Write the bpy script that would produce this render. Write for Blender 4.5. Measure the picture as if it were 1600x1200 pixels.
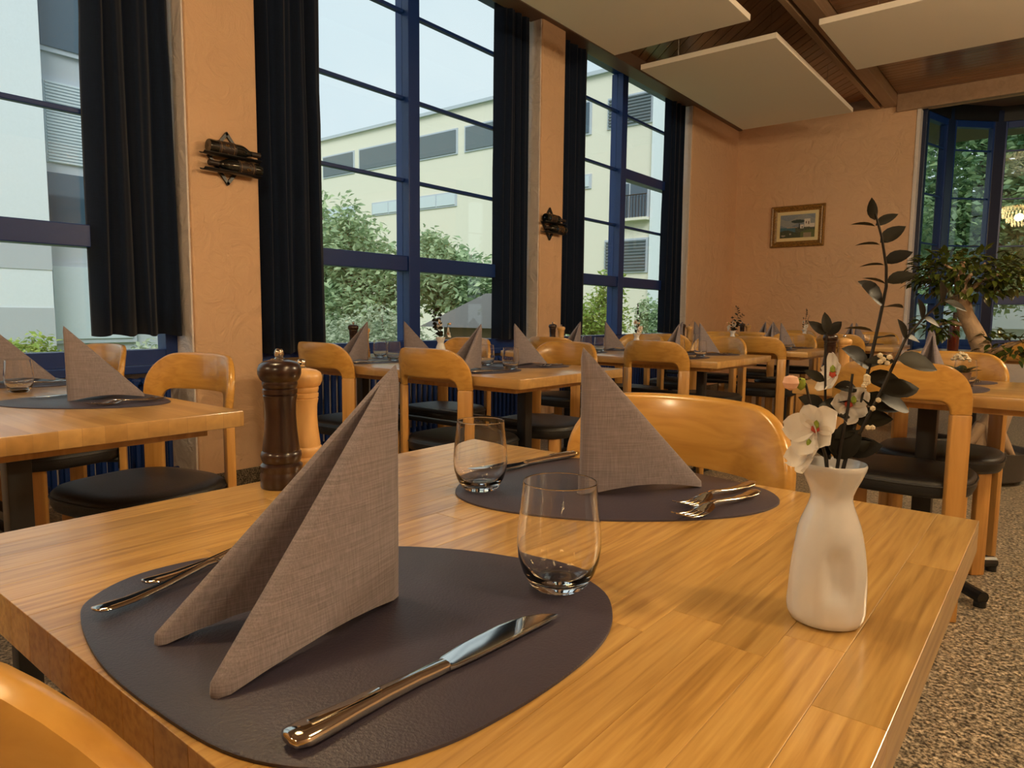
import bpy, bmesh, math, random
from mathutils import Vector, Matrix, Quaternion
D = bpy.data; S = bpy.context.scene; C = S.collection
PI = math.pi
for o in list(D.objects): D.objects.remove(o)

# ------------------------------------------------------------------ camera
F_PX, YAW, PITCH, ROLL = 1078.0, math.radians(38.6), math.radians(5.77), math.radians(0.62)
fwd = Vector((-math.sin(YAW)*math.cos(PITCH), math.cos(YAW)*math.cos(PITCH), -math.sin(PITCH)))
rgt = fwd.cross(Vector((0, 0, 1))).normalized(); upv = rgt.cross(fwd)
r2 = rgt*math.cos(ROLL) + upv*math.sin(ROLL); u2 = -rgt*math.sin(ROLL) + upv*math.cos(ROLL)
cam = D.cameras.new('camera'); cam.sensor_width = 36; cam.lens = F_PX/1600*36
cam.clip_start = 0.02; cam.clip_end = 300
camo = D.objects.new('camera', cam); C.objects.link(camo)
m = Matrix((r2, u2, -fwd)).transposed().to_4x4(); m.translation = (0, 0, 1.0)
camo.matrix_world = m
S.camera = camo

# ------------------------------------------------------------------ world, sun, exposure
w = D.worlds.new('overcast_sky'); S.world = w; w.use_nodes = True
nt = w.node_tree; bg = nt.nodes['Background']
tc = nt.nodes.new('ShaderNodeTexCoord'); nz = nt.nodes.new('ShaderNodeTexNoise'); rp = nt.nodes.new('ShaderNodeValToRGB')
nz.inputs['Scale'].default_value = 2.2; nz.inputs['Detail'].default_value = 4
rp.color_ramp.elements[0].position = 0.35; rp.color_ramp.elements[0].color = (0.60, 0.72, 0.80, 1)
rp.color_ramp.elements[1].position = 0.7; rp.color_ramp.elements[1].color = (0.78, 0.84, 0.87, 1)
nt.links.new(tc.outputs['Generated'], nz.inputs['Vector']); nt.links.new(nz.outputs['Fac'], rp.inputs['Fac'])
nt.links.new(rp.outputs['Color'], bg.inputs['Color']); bg.inputs['Strength'].default_value = 1.2
sun = D.lights.new('hazy_sun', 'SUN'); sun.energy = 2.8; sun.angle = math.radians(35); sun.color = (1.0, 0.97, 0.92)
suno = D.objects.new('hazy_sun', sun); C.objects.link(suno)
suno.rotation_euler = Vector((-0.55, 0.65, -0.75)).to_track_quat('-Z', 'Y').to_euler()
LAMP_W = 88.0; LAMP_C = (1.0, 0.80, 0.53)
S.view_settings.view_transform = 'Standard'; S.view_settings.look = 'None'
S.view_settings.exposure = 0.0; S.view_settings.gamma = 1.0; S.view_settings.use_curve_mapping = False

# ------------------------------------------------------------------ materials
def newmat(name):
    m = D.materials.new(name); m.use_nodes = True
    return m, m.node_tree, m.node_tree.nodes['Principled BSDF']
def setp(b, **k):
    names = {'color': 'Base Color', 'rough': 'Roughness', 'metal': 'Metallic', 'trans': 'Transmission Weight', 'ior': 'IOR',
             'coat': 'Coat Weight', 'coat_rough': 'Coat Roughness', 'spec': 'Specular IOR Level', 'emit': 'Emission Color',
             'emit_s': 'Emission Strength', 'sheen': 'Sheen Weight', 'sss': 'Subsurface Weight'}
    for a, v in k.items():
        if isinstance(v, tuple) and len(v) == 3: v = (*v, 1)
        b.inputs[names[a]].default_value = v
def plain(name, color, rough=0.5, bump=0, bscale=50, **k):
    m, t, b = newmat(name); setp(b, color=color, rough=rough, **k)
    n = t.nodes.new('ShaderNodeTexNoise'); c = t.nodes.new('ShaderNodeTexCoord'); n.inputs['Scale'].default_value = bscale
    n.inputs['Detail'].default_value = 5
    t.links.new(c.outputs['Object'], n.inputs['Vector'])
    mx = t.nodes.new('ShaderNodeMix'); mx.data_type = 'RGBA'
    mx.inputs[6].default_value = (color[0]*.93, color[1]*.93, color[2]*.93, 1); mx.inputs[7].default_value = (min(1, color[0]*1.06), min(1, color[1]*1.06), min(1, color[2]*1.06), 1)
    t.links.new(n.outputs['Fac'], mx.inputs[0]); t.links.new(mx.outputs[2], b.inputs['Base Color'])
    if bump:
        bp = t.nodes.new('ShaderNodeBump'); bp.inputs['Strength'].default_value = bump; bp.inputs['Distance'].default_value = 0.01
        t.links.new(n.outputs['Fac'], bp.inputs['Height']); t.links.new(bp.outputs['Normal'], b.inputs['Normal'])
    return m
def ramp(t, stops):
    r = t.nodes.new('ShaderNodeValToRGB'); e = r.color_ramp.elements
    while len(e) < len(stops): e.new(0.5)
    for i, (p, c) in enumerate(stops): e[i].position = p; e[i].color = (*c, 1)
    return r
def wood(name, stops, scale=(38, 2.2, 38), rough=0.35, coat=0.0, rnd=0.18, bump=0.05, spec=0.5, dist=0.8):
    """grain along local Y; every object gets its own piece of the trunk and its own tone"""
    m, t, b = newmat(name); setp(b, rough=rough, coat=coat, coat_rough=0.15, spec=spec)
    c = t.nodes.new('ShaderNodeTexCoord'); oi = t.nodes.new('ShaderNodeObjectInfo')
    ml = t.nodes.new('ShaderNodeMath'); ml.operation = 'MULTIPLY'; ml.inputs[1].default_value = 37.0
    t.links.new(oi.outputs['Random'], ml.inputs[0])
    ad = t.nodes.new('ShaderNodeVectorMath'); ad.operation = 'ADD'
    t.links.new(c.outputs['Object'], ad.inputs[0]); t.links.new(ml.outputs[0], ad.inputs[1])
    mp = t.nodes.new('ShaderNodeMapping'); mp.inputs['Scale'].default_value = scale
    t.links.new(ad.outputs[0], mp.inputs['Vector'])
    n = t.nodes.new('ShaderNodeTexNoise'); n.inputs['Scale'].default_value = 1.0; n.inputs['Detail'].default_value = 7; n.inputs['Distortion'].default_value = dist
    t.links.new(mp.outputs[0], n.inputs['Vector'])
    r = ramp(t, stops); t.links.new(n.outputs['Fac'], r.inputs['Fac'])
    hs = t.nodes.new('ShaderNodeHueSaturation'); mr = t.nodes.new('ShaderNodeMapRange')
    mr.inputs['To Min'].default_value = 1-rnd; mr.inputs['To Max'].default_value = 1+rnd
    t.links.new(oi.outputs['Random'], mr.inputs['Value']); t.links.new(mr.outputs[0], hs.inputs['Value']); t.links.new(r.outputs[0], hs.inputs['Color'])
    t.links.new(hs.outputs[0], b.inputs['Base Color'])
    if bump:
        bp = t.nodes.new('ShaderNodeBump'); bp.inputs['Strength'].default_value = bump; bp.inputs['Distance'].default_value = 0.002
        t.links.new(n.outputs['Fac'], bp.inputs['Height']); t.links.new(bp.outputs['Normal'], b.inputs['Normal'])
    return m
def staved(name):
    """glued beech staves for the tables further off, staves along Y"""
    m, t, b = newmat(name); setp(b, rough=0.3, coat=0.6, coat_rough=0.15)
    c = t.nodes.new('ShaderNodeTexCoord'); sp = t.nodes.new('ShaderNodeSeparateXYZ'); cb = t.nodes.new('ShaderNodeCombineXYZ')
    t.links.new(c.outputs['Object'], sp.inputs[0]); t.links.new(sp.outputs['X'], cb.inputs['X']); t.links.new(sp.outputs['Y'], cb.inputs['Y'])
    br = t.nodes.new('ShaderNodeTexBrick'); br.inputs['Color1'].default_value = (0.58, 0.35, 0.125, 1); br.inputs['Color2'].default_value = (0.45, 0.25, 0.078, 1)
    br.inputs['Mortar'].default_value = (0.42, 0.24, 0.09, 1); br.inputs['Scale'].default_value = 1.0; br.inputs['Mortar Size'].default_value = 0.0006
    br.inputs['Brick Width'].default_value = 0.42; br.inputs['Row Height'].default_value = 0.045; br.offset = 0.37
    t.links.new(cb.outputs[0], br.inputs['Vector'])
    n = t.nodes.new('ShaderNodeTexNoise'); mp = t.nodes.new('ShaderNodeMapping'); mp.inputs['Scale'].default_value = (2.5, 40, 40)
    n.inputs['Scale'].default_value = 1; n.inputs['Detail'].default_value = 6
    t.links.new(c.outputs['Object'], mp.inputs['Vector']); t.links.new(mp.outputs[0], n.inputs['Vector'])
    mx = t.nodes.new('ShaderNodeMix'); mx.data_type = 'RGBA'; mx.blend_type = 'MULTIPLY'; mx.inputs[0].default_value = 0.5
    r = ramp(t, [(0.3, (0.7, 0.66, 0.6)), (0.7, (1.15, 1.12, 1.08))]); t.links.new(n.outputs['Fac'], r.inputs['Fac'])
    t.links.new(br.outputs['Color'], mx.inputs[6]); t.links.new(r.outputs[0], mx.inputs[7]); t.links.new(mx.outputs[2], b.inputs['Base Color'])
    return m
def stucco(name, c1, c2):
    m, t, b = newmat(name); setp(b, rough=0.75, spec=0.25)
    c = t.nodes.new('ShaderNodeTexCoord'); n = t.nodes.new('ShaderNodeTexNoise'); n2 = t.nodes.new('ShaderNodeTexNoise')
    n.inputs['Scale'].default_value = 5.5; n.inputs['Detail'].default_value = 7; n.inputs['Distortion'].default_value = 1.6; n.inputs['Roughness'].default_value = 0.55
    n2.inputs['Scale'].default_value = 0.8
    t.links.new(c.outputs['Object'], n.inputs['Vector']); t.links.new(c.outputs['Object'], n2.inputs['Vector'])
    r = ramp(t, [(0.3, c1), (0.7, c2)]); t.links.new(n2.outputs['Fac'], r.inputs['Fac']); t.links.new(r.outputs[0], b.inputs['Base Color'])
    bp = t.nodes.new('ShaderNodeBump'); bp.inputs['Strength'].default_value = 0.5; bp.inputs['Distance'].default_value = 0.05
    t.links.new(n.outputs['Fac'], bp.inputs['Height']); t.links.new(bp.outputs['Normal'], b.inputs['Normal'])
    return m
def granite(name, scale=90, dark=1.0):
    m, t, b = newmat(name); setp(b, rough=0.33)
    c = t.nodes.new('ShaderNodeTexCoord'); n = t.nodes.new('ShaderNodeTexNoise'); v = t.nodes.new('ShaderNodeTexNoise')
    n.inputs['Scale'].default_value = scale; n.inputs['Detail'].default_value = 3; n.inputs['Roughness'].default_value = 0.7
    v.inputs['Scale'].default_value = scale*0.33; v.inputs['Detail'].default_value = 4
    t.links.new(c.outputs['Object'], n.inputs['Vector']); t.links.new(c.outputs['Object'], v.inputs['Vector'])
    d = dark
    r = ramp(t, [(0.34, (0.02*d, 0.017*d, 0.014*d)), (0.45, (0.15*d, 0.125*d, 0.095*d)), (0.54, (0.43*d, 0.36*d, 0.26*d)), (0.66, (0.72*d, 0.63*d, 0.49*d))])
    t.links.new(n.outputs['Fac'], r.inputs['Fac'])
    r3 = ramp(t, [(0.35, (0.55, 0.55, 0.55)), (0.65, (1.1, 1.08, 1.04))]); t.links.new(v.outputs['Fac'], r3.inputs['Fac'])
    mx = t.nodes.new('ShaderNodeMix'); mx.data_type = 'RGBA'; mx.blend_type = 'MULTIPLY'; mx.inputs[0].default_value = 1
    t.links.new(r.outputs[0], mx.inputs[6]); t.links.new(r3.outputs[0], mx.inputs[7]); t.links.new(mx.outputs[2], b.inputs['Base Color'])
    return m
def linen(name, color, s=900):
    """woven threads: two crossed wave patterns"""
    m, t, b = newmat(name); setp(b, rough=0.95, spec=0.1, sheen=0.15)
    c = t.nodes.new('ShaderNodeTexCoord'); mul = None; outs = []
    for sc in ((s, s, 14), (25, 25, s)):
        mp = t.nodes.new('ShaderNodeMapping'); mp.inputs['Scale'].default_value = sc
        n = t.nodes.new('ShaderNodeTexNoise'); n.inputs['Scale'].default_value = 1; n.inputs['Detail'].default_value = 2
        t.links.new(c.outputs['Object'], mp.inputs['Vector']); t.links.new(mp.outputs[0], n.inputs['Vector']); outs.append(n)
    ad = t.nodes.new('ShaderNodeMath'); ad.operation = 'ADD'
    t.links.new(outs[0].outputs['Fac'], ad.inputs[0]); t.links.new(outs[1].outputs['Fac'], ad.inputs[1])
    k = t.nodes.new('ShaderNodeMath'); k.operation = 'MULTIPLY'; k.inputs[1].default_value = 0.5; t.links.new(ad.outputs[0], k.inputs[0])
    r = ramp(t, [(0.35, tuple(x*0.72 for x in color)), (0.65, tuple(min(1, x*1.2) for x in color))]); t.links.new(k.outputs[0], r.inputs['Fac'])
    t.links.new(r.outputs[0], b.inputs['Base Color'])
    bp = t.nodes.new('ShaderNodeBump'); bp.inputs['Strength'].default_value = 0.25; bp.inputs['Distance'].default_value = 0.0008
    t.links.new(k.outputs[0], bp.inputs['Height']); t.links.new(bp.outputs['Normal'], b.inputs['Normal'])
    return m
def leafmat(name, c1, c2, rough=0.5, transl=0.35, spec=0.4):
    m, t, b = newmat(name); setp(b, rough=rough, spec=spec)
    g = t.nodes.new('ShaderNodeNewGeometry'); oi = t.nodes.new('ShaderNodeObjectInfo')
    ad = t.nodes.new('ShaderNodeMath'); ad.operation = 'ADD'; fr = t.nodes.new('ShaderNodeMath'); fr.operation = 'FRACT'
    t.links.new(g.outputs['Random Per Island'], ad.inputs[0]); t.links.new(oi.outputs['Random'], ad.inputs[1]); t.links.new(ad.outputs[0], fr.inputs[0])
    r = ramp(t, [(0.0, c1), (1.0, c2)]); t.links.new(fr.outputs[0], r.inputs['Fac']); t.links.new(r.outputs[0], b.inputs['Base Color'])
    tr = t.nodes.new('ShaderNodeBsdfTranslucent'); mx = t.nodes.new('ShaderNodeMixShader'); mx.inputs[0].default_value = transl
    t.links.new(r.outputs[0], tr.inputs['Color']); t.links.new(b.outputs[0], mx.inputs[1]); t.links.new(tr.outputs[0], mx.inputs[2])
    t.links.new(mx.outputs[0], t.nodes['Material Output'].inputs['Surface'])
    return m
def panemat(name, refl=1.0, tint=(0.97, 1.0, 0.99)):
    """thin window glass: what passes straight through plus the Fresnel reflection of both faces"""
    m, t, b = newmat(name); t.nodes.remove(b)
    tr = t.nodes.new('ShaderNodeBsdfTransparent'); tr.inputs['Color'].default_value = (*tint, 1)
    gl = t.nodes.new('ShaderNodeBsdfGlossy'); gl.inputs['Roughness'].default_value = 0.0
    lw = t.nodes.new('ShaderNodeLayerWeight'); lw.inputs['Blend'].default_value = 0.5
    pw = t.nodes.new('ShaderNodeMath'); pw.operation = 'POWER'; pw.inputs[1].default_value = 5.0
    k = t.nodes.new('ShaderNodeMath'); k.operation = 'MULTIPLY_ADD'; k.inputs[1].default_value = 0.9; k.inputs[2].default_value = 0.04*refl; k.use_clamp = True
    mx = t.nodes.new('ShaderNodeMixShader'); t.links.new(lw.outputs['Facing'], pw.inputs[0]); t.links.new(pw.outputs[0], k.inputs[0]); t.links.new(k.outputs[0], mx.inputs[0])
    t.links.new(tr.outputs[0], mx.inputs[1]); t.links.new(gl.outputs[0], mx.inputs[2])
    t.links.new(mx.outputs[0], t.nodes['Material Output'].inputs['Surface'])
    return m
def attrmat(name, attr):
    m, t, b = newmat(name); setp(b, rough=0.5)
    a = t.nodes.new('ShaderNodeVertexColor'); a.layer_name = attr; t.links.new(a.outputs['Color'], b.inputs['Base Color'])
    return m

M = {}
M['stave'] = wood('beech_stave', [(0.30, (0.34, 0.172, 0.038)), (0.5, (0.50, 0.288, 0.078)), (0.70, (0.59, 0.362, 0.112))], scale=(150, 7, 150), rough=0.34, coat=0.55, rnd=0.15, dist=0.35)
M['table'] = staved('beech_top')
M['chairwood'] = wood('orange_beech', [(0.25, (0.43, 0.205, 0.038)), (0.55, (0.56, 0.295, 0.062)), (0.8, (0.62, 0.345, 0.085))], scale=(4, 45, 45), rough=0.3, coat=0.5, rnd=0.10, bump=0.0)
M['legwood'] = wood('orange_beech_leg', [(0.25, (0.42, 0.20, 0.045)), (0.55, (0.56, 0.29, 0.075)), (0.8, (0.62, 0.34, 0.1))], scale=(40, 40, 3), rough=0.35, coat=0.35, rnd=0.10, bump=0.0)
M['leather'] = plain('black_leather', (0.012, 0.012, 0.013), 0.42, bump=0.15, bscale=220)
M['blackmetal'] = plain('black_metal', (0.01, 0.01, 0.011), 0.35)
M['wall'] = stucco('peach_stucco', (0.66, 0.43, 0.265), (0.72, 0.475, 0.30))
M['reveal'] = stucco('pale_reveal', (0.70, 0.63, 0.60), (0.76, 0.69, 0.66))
M['granite'] = granite('granite_floor', 85)
M['granite_base'] = granite('granite_skirting', 140, 0.6)
M['plank'] = wood('ceiling_plank', [(0.25, (0.17, 0.075, 0.03)), (0.55, (0.27, 0.125, 0.05)), (0.8, (0.33, 0.16, 0.068))], scale=(30, 1.2, 30), rough=0.28, coat=0.3, rnd=0.15)
M['beam'] = wood('brown_beam', [(0.25, (0.30, 0.19, 0.115)), (0.6, (0.38, 0.25, 0.16))], scale=(20, 1.5, 20), rough=0.5, rnd=0.05)
M['darkbeam'] = plain('dark_brown_trim', (0.20, 0.125, 0.085), 0.5)
M['panel'] = plain('acoustic_white', (0.88, 0.80, 0.69), 0.85, bump=0.1, bscale=400)
M['blue'] = plain('blue_lacquer', (0.004, 0.032, 0.18), 0.35)
M['darkblue'] = plain('dark_blue_lacquer', (0.006, 0.017, 0.06), 0.35)
M['curtain'] = linen('navy_curtain', (0.0065, 0.0125, 0.030), 700)
M['pane'] = panemat('window_glass')
M['napkin'] = linen('mauve_grey_linen', (0.23, 0.20, 0.22), 1000)
M['mat'] = plain('plum_leather_mat', (0.046, 0.039, 0.062), 0.42, bump=0.15, bscale=500)
M['steel'] = plain('polished_steel', (0.62, 0.60, 0.57), 0.09, metal=1.0)
mg, tg, bgm = newmat('clear_glass'); setp(bgm, color=(1, 1, 1), rough=0.0, trans=1.0, ior=1.45); M['glass'] = mg
M['ceramic'] = plain('white_porcelain', (0.66, 0.66, 0.67), 0.12, coat=0.6)
M['darkwood'] = wood('dark_walnut', [(0.3, (0.014, 0.005, 0.0035)), (0.7, (0.032, 0.011, 0.007))], scale=(40, 40, 4), rough=0.3, coat=0.4)
M['lightwood'] = wood('pale_beech', [(0.3, (0.55, 0.30, 0.10)), (0.7, (0.68, 0.41, 0.16))], scale=(60, 60, 4), rough=0.4, coat=0.2)
M['darkleaf'] = leafmat('dark_waxy_leaf', (0.010, 0.009, 0.007), (0.026, 0.024, 0.015), 0.5, 0.05, 0.25)
M['stem'] = plain('dark_stem', (0.012, 0.009, 0.007), 0.5)
M['petal'] = leafmat('white_petal', (0.80, 0.76, 0.70), (0.86, 0.82, 0.76), 0.6, 0.3, 0.2)
M['bud'] = plain('pink_bud', (0.75, 0.45, 0.32), 0.6)
M['red'] = plain('petal_throat', (0.55, 0.07, 0.03), 0.6)
M['lime'] = plain('lime_green', (0.25, 0.32, 0.03), 0.6)
M['cream'] = plain('cream_berry', (0.70, 0.60, 0.42), 0.6)
M['bottle'] = plain('black_bottle_glass', (0.006, 0.007, 0.006), 0.08, coat=0.6)
M['label'] = plain('gold_print', (0.34, 0.20, 0.08), 0.4)
M['labeldark'] = plain('dark_label', (0.03, 0.018, 0.014), 0.5)
M['gold'] = wood('gilt_moulding', [(0.3, (0.12, 0.055, 0.012)), (0.7, (0.42, 0.22, 0.05))], scale=(60, 60, 60), rough=0.35, rnd=0.1, bump=0.4)
M['liner'] = plain('pale_liner', (0.78, 0.66, 0.36), 0.7)
M['render'] = plain('cream_render', (0.72, 0.69, 0.585), 0.9)
M['white_render'] = plain('white_render', (0.70, 0.76, 0.80), 0.9)
M['grey_render'] = plain('grey_band', (0.46, 0.50, 0.54), 0.9)
M['shutter'] = plain('grey_shutter', (0.13, 0.16, 0.18), 0.6)
M['blind'] = plain('pale_blind', (0.55, 0.63, 0.68), 0.6)
M['alu'] = plain('pale_window_frame', (0.45, 0.50, 0.56), 0.5)
M['darkglass'] = plain('dark_window_glass', (0.05, 0.09, 0.13), 0.05, coat=0.6)
M['roofshed'] = plain('shed_roof', (0.13, 0.125, 0.12), 0.8, bump=0.4, bscale=12)
M['shedwood'] = plain('shed_wood', (0.26, 0.17, 0.10), 0.8)
M['grass'] = plain('garden_grass', (0.16, 0.24, 0.06), 0.95, bump=0.5, bscale=6)
M['bark'] = plain('grey_brown_bark', (0.16, 0.12, 0.085), 0.9, bump=0.6, bscale=25)
M['ficusbark'] = plain('pale_ficus_bark', (0.34, 0.23, 0.14), 0.8, bump=0.6, bscale=30)
M['leaf_mid'] = leafmat('garden_leaf', (0.24, 0.36, 0.20), (0.54, 0.66, 0.40))
M['leaf_pale'] = leafmat('olive_leaf', (0.32, 0.40, 0.26), (0.58, 0.64, 0.48))
M['leaf_lime'] = leafmat('lime_leaf', (0.20, 0.34, 0.05), (0.48, 0.56, 0.16))
M['leaf_big'] = leafmat('maple_leaf', (0.16, 0.30, 0.18), (0.50, 0.66, 0.34), transl=0.5)
M['leaf_ficus'] = leafmat('ficus_leaf', (0.020, 0.040, 0.008), (0.10, 0.12, 0.018), 0.25, 0.12, 0.6)
M['pot'] = plain('dark_pot', (0.05, 0.045, 0.04), 0.5)
M['terracotta'] = plain('terracotta', (0.34, 0.20, 0.13), 0.7)
M['whitewall'] = plain('garden_wall_white', (0.62, 0.65, 0.66), 0.8)
M['wine'] = plain('dark_red_glass', (0.06, 0.008, 0.006), 0.1, coat=0.5)
mb_, tb_, bb_ = newmat('lit_crystal'); setp(bb_, color=(0.9, 0.8, 0.6), rough=0.1, emit=(1.0, 0.72, 0.32), emit_s=16.0); M['crystal'] = mb_
tr_ = tb_.nodes.new('ShaderNodeBsdfTransparent'); mx_ = tb_.nodes.new('ShaderNodeMixShader'); mx_.inputs[0].default_value = 0.3
tb_.links.new(tr_.outputs[0], mx_.inputs[1]); tb_.links.new(bb_.outputs[0], mx_.inputs[2]); tb_.links.new(mx_.outputs[0], tb_.nodes['Material Output'].inputs['Surface'])
mb_, tb_, bb_ = newmat('lamp_diffuser'); setp(bb_, color=(0.9, 0.85, 0.7), emit=(1.0, 0.74, 0.45), emit_s=6.0); M['lamp'] = mb_
M['brass'] = plain('brass', (0.55, 0.36, 0.12), 0.25, metal=1.0)
M['whitelac'] = plain('white_lacquer', (0.75, 0.72, 0.68), 0.4)

# ------------------------------------------------------------------ mesh helpers
class MB:
    def __init__(s): s.v = []; s.f = []
    def add(s, vs, fs):
        o = len(s.v); s.v += [tuple(v) for v in vs]; s.f += [tuple(i+o for i in f) for f in fs]; return s
    def box(s, c, d, rz=0, bev=0, rx=0, ry=0):
        bm = bmesh.new(); bmesh.ops.create_cube(bm, size=1); bmesh.ops.scale(bm, vec=d, verts=bm.verts)
        if bev: bmesh.ops.bevel(bm, geom=bm.edges[:], offset=bev, segments=2, affect='EDGES', profile=0.5)
        R = Matrix.Translation(c) @ Matrix.Rotation(rz, 4, 'Z') @ Matrix.Rotation(ry, 4, 'Y') @ Matrix.Rotation(rx, 4, 'X')
        bm.verts.index_update(); s.add([R @ v.co for v in bm.verts], [[v.index for v in f.verts] for f in bm.faces]); bm.free(); return s
    def span(s, a, b, bev=0):
        return s.box([(a[i]+b[i])/2 for i in range(3)], [abs(b[i]-a[i]) for i in range(3)], bev=bev)
    def lathe(s, prof, n=32, c=(0, 0, 0), fn=None):
        vs = []; fs = []
        for r, z in prof:
            for i in range(n):
                a = 2*PI*i/n; rr = fn(r, z, a) if fn else r
                vs.append((c[0]+rr*math.cos(a), c[1]+rr*math.sin(a), c[2]+z))
        for j in range(len(prof)-1):
            for i in range(n):
                k = (i+1) % n; fs.append((j*n+i, j*n+k, (j+1)*n+k, (j+1)*n+i))
        return s.add(vs, fs)
    def tube(s, pts, rad, n=8):
        pts = [Vector(p) for p in pts]; L = len(pts)
        if not isinstance(rad, (list, tuple)): rad = [rad]*L
        t0 = (pts[1]-pts[0]).normalized(); nr = t0.orthogonal().normalized(); vs = []; fs = []
        for i, p in enumerate(pts):
            t = (pts[min(i+1, L-1)]-pts[max(i-1, 0)]).normalized()
            nr = (nr - t*nr.dot(t)).normalized(); bn = t.cross(nr)
            for k in range(n):
                a = 2*PI*k/n; vs.append(p + (nr*math.cos(a)+bn*math.sin(a))*rad[i])
        for i in range(L-1):
            for k in range(n):
                j = (k+1) % n; fs.append((i*n+k, i*n+j, (i+1)*n+j, (i+1)*n+k))
        fs.append(tuple(range(n))[::-1]); fs.append(tuple((L-1)*n+k for k in range(n)))
        return s.add(vs, fs)
    def loft(s, rings, cap=True):
        n = len(rings[0]); vs = [p for r in rings for p in r]; fs = []
        for i in range(len(rings)-1):
            for k in range(n):
                j = (k+1) % n; fs.append((i*n+k, i*n+j, (i+1)*n+j, (i+1)*n+k))
        if cap: fs.append(tuple(range(n))[::-1]); fs.append(tuple((len(rings)-1)*n+k for k in range(n)))
        return s.add(vs, fs)
    def prism(s, poly, z0, z1):
        n = len(poly); vs = [(x, y, z0) for x, y in poly]+[(x, y, z1) for x, y in poly]
        fs = [tuple(range(n))[::-1], tuple(range(n, 2*n))]+[(i, (i+1) % n, n+(i+1) % n, n+i) for i in range(n)]
        return s.add(vs, fs)
    def build(s, name, mat, parent=None, smooth=35, loc=None):
        me = D.meshes.new(name); me.from_pydata(s.v, [], s.f); me.validate()
        bm = bmesh.new(); bm.from_mesh(me); bmesh.ops.recalc_face_normals(bm, faces=bm.faces); bm.to_mesh(me); bm.free()
        if smooth:
            me.polygons.foreach_set('use_smooth', [True]*len(me.polygons)); me.set_sharp_from_angle(angle=math.radians(smooth))
        me.materials.append(M[mat] if isinstance(mat, str) else mat)
        o = D.objects.new(name, me); C.objects.link(o)
        if parent: o.parent = parent
        if loc: o.location = loc
        return o
def tag(o, label=None, cat=None, group=None, kind=None):
    for k, v in (('label', label), ('category', cat), ('group', group), ('kind', kind)):
        if v: o[k] = v
    return o
def thing(name, label, cat, loc=(0, 0, 0), rz=0, group=None):
    o = D.objects.new(name, None); C.objects.link(o); o.location = loc; o.rotation_euler = (0, 0, rz); o.empty_display_size = 0.1
    return tag(o, label, cat, group)
def struct(o): o['kind'] = 'structure'; return o
def copy_tree(o, parent=None):
    c = o.copy(); C.objects.link(c)
    if parent: c.parent = parent
    for ch in list(o.children): copy_tree(ch, c)
    return c
def place(proto, used, loc, rz, label, group=None):
    o = proto if not used.get(proto.name) else copy_tree(proto)
    used[proto.name] = True
    o.location = loc; o.rotation_euler = (0, 0, rz); o['label'] = label
    if group: o['group'] = group
    return o
USED = {}

# ------------------------------------------------------------------ room shell
WX = -3.65          # room face of the window wall
GX = -3.88          # window plane
EY = 9.45           # end wall
ZC = 3.62           # ceiling
struct(MB().span((-4.1, -6, -0.15), (5.2, 12.5, 0)).build('floor', 'granite', smooth=0))
wl = MB()
PIL = [(-1.30, -0.86), (1.84, 2.24), (4.945, 5.29)]
for a, b in PIL: wl.span((WX-0.30, a, 0), (WX, b, 3.75), bev=0.012)
wl.span((WX-0.30, 8.0, 0), (WX, EY+0.2, 3.75), bev=0.012)
wl.span((WX-0.30, -6, 0), (WX, -1.30, 3.75))
wall_left = struct(wl.build('wall_left', 'wall', smooth=0))
# pillar reveals towards the windows: thin skins, window light put into the paler colour
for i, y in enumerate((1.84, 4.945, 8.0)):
    struct(MB().span((WX-0.29, y-0.012, 0.02), (WX-0.012, y-0.001, 3.6), bev=0.004).build('lit_reveal', 'reveal', wall_left, smooth=0))
ap = MB()
for a, b in ((-0.86, 1.84), (2.24, 4.945), (5.29, 8.0)):
    ap.span((WX-0.30, a, 0), (GX-0.06, b, 0.70)); ap.span((WX-0.30, a, 3.62), (WX-0.12, b, 3.75))
struct(ap.build('wall_apron', 'reveal', smooth=0))
wlb = MB()
for a, b in ((-6, -0.86), (1.84, 2.24), (4.945, 5.29), (8.0, EY)): wlb.span((WX, a, 0), (WX+0.012, b, 0.095), bev=0.003)
struct(wlb.build('baseboard_left', 'granite_base', smooth=0))
we = MB().span((-3.95, EY, 0), (-1.5, EY+0.2, 3.75)).span((1.16, EY, 0), (5.2, EY+0.2, 3.75)).span((-1.5, EY+0.02, 3.46), (1.16, EY+0.2, 3.75))
struct(we.build('wall_end', 'wall', smooth=0))
struct(MB().span((WX, EY-0.012, 0), (-1.5, EY, 0.095), bev=0.003).build('baseboard_end', 'granite_base', smooth=0))
struct(MB().span((5.0, -6, 0), (5.2, EY+0.2, 3.75)).build('wall_right', 'wall', smooth=0))
struct(MB().span((-3.95, -6.2, 0), (5.2, -6.0, 3.75)).build('wall_back', 'wall', smooth=0))
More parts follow.
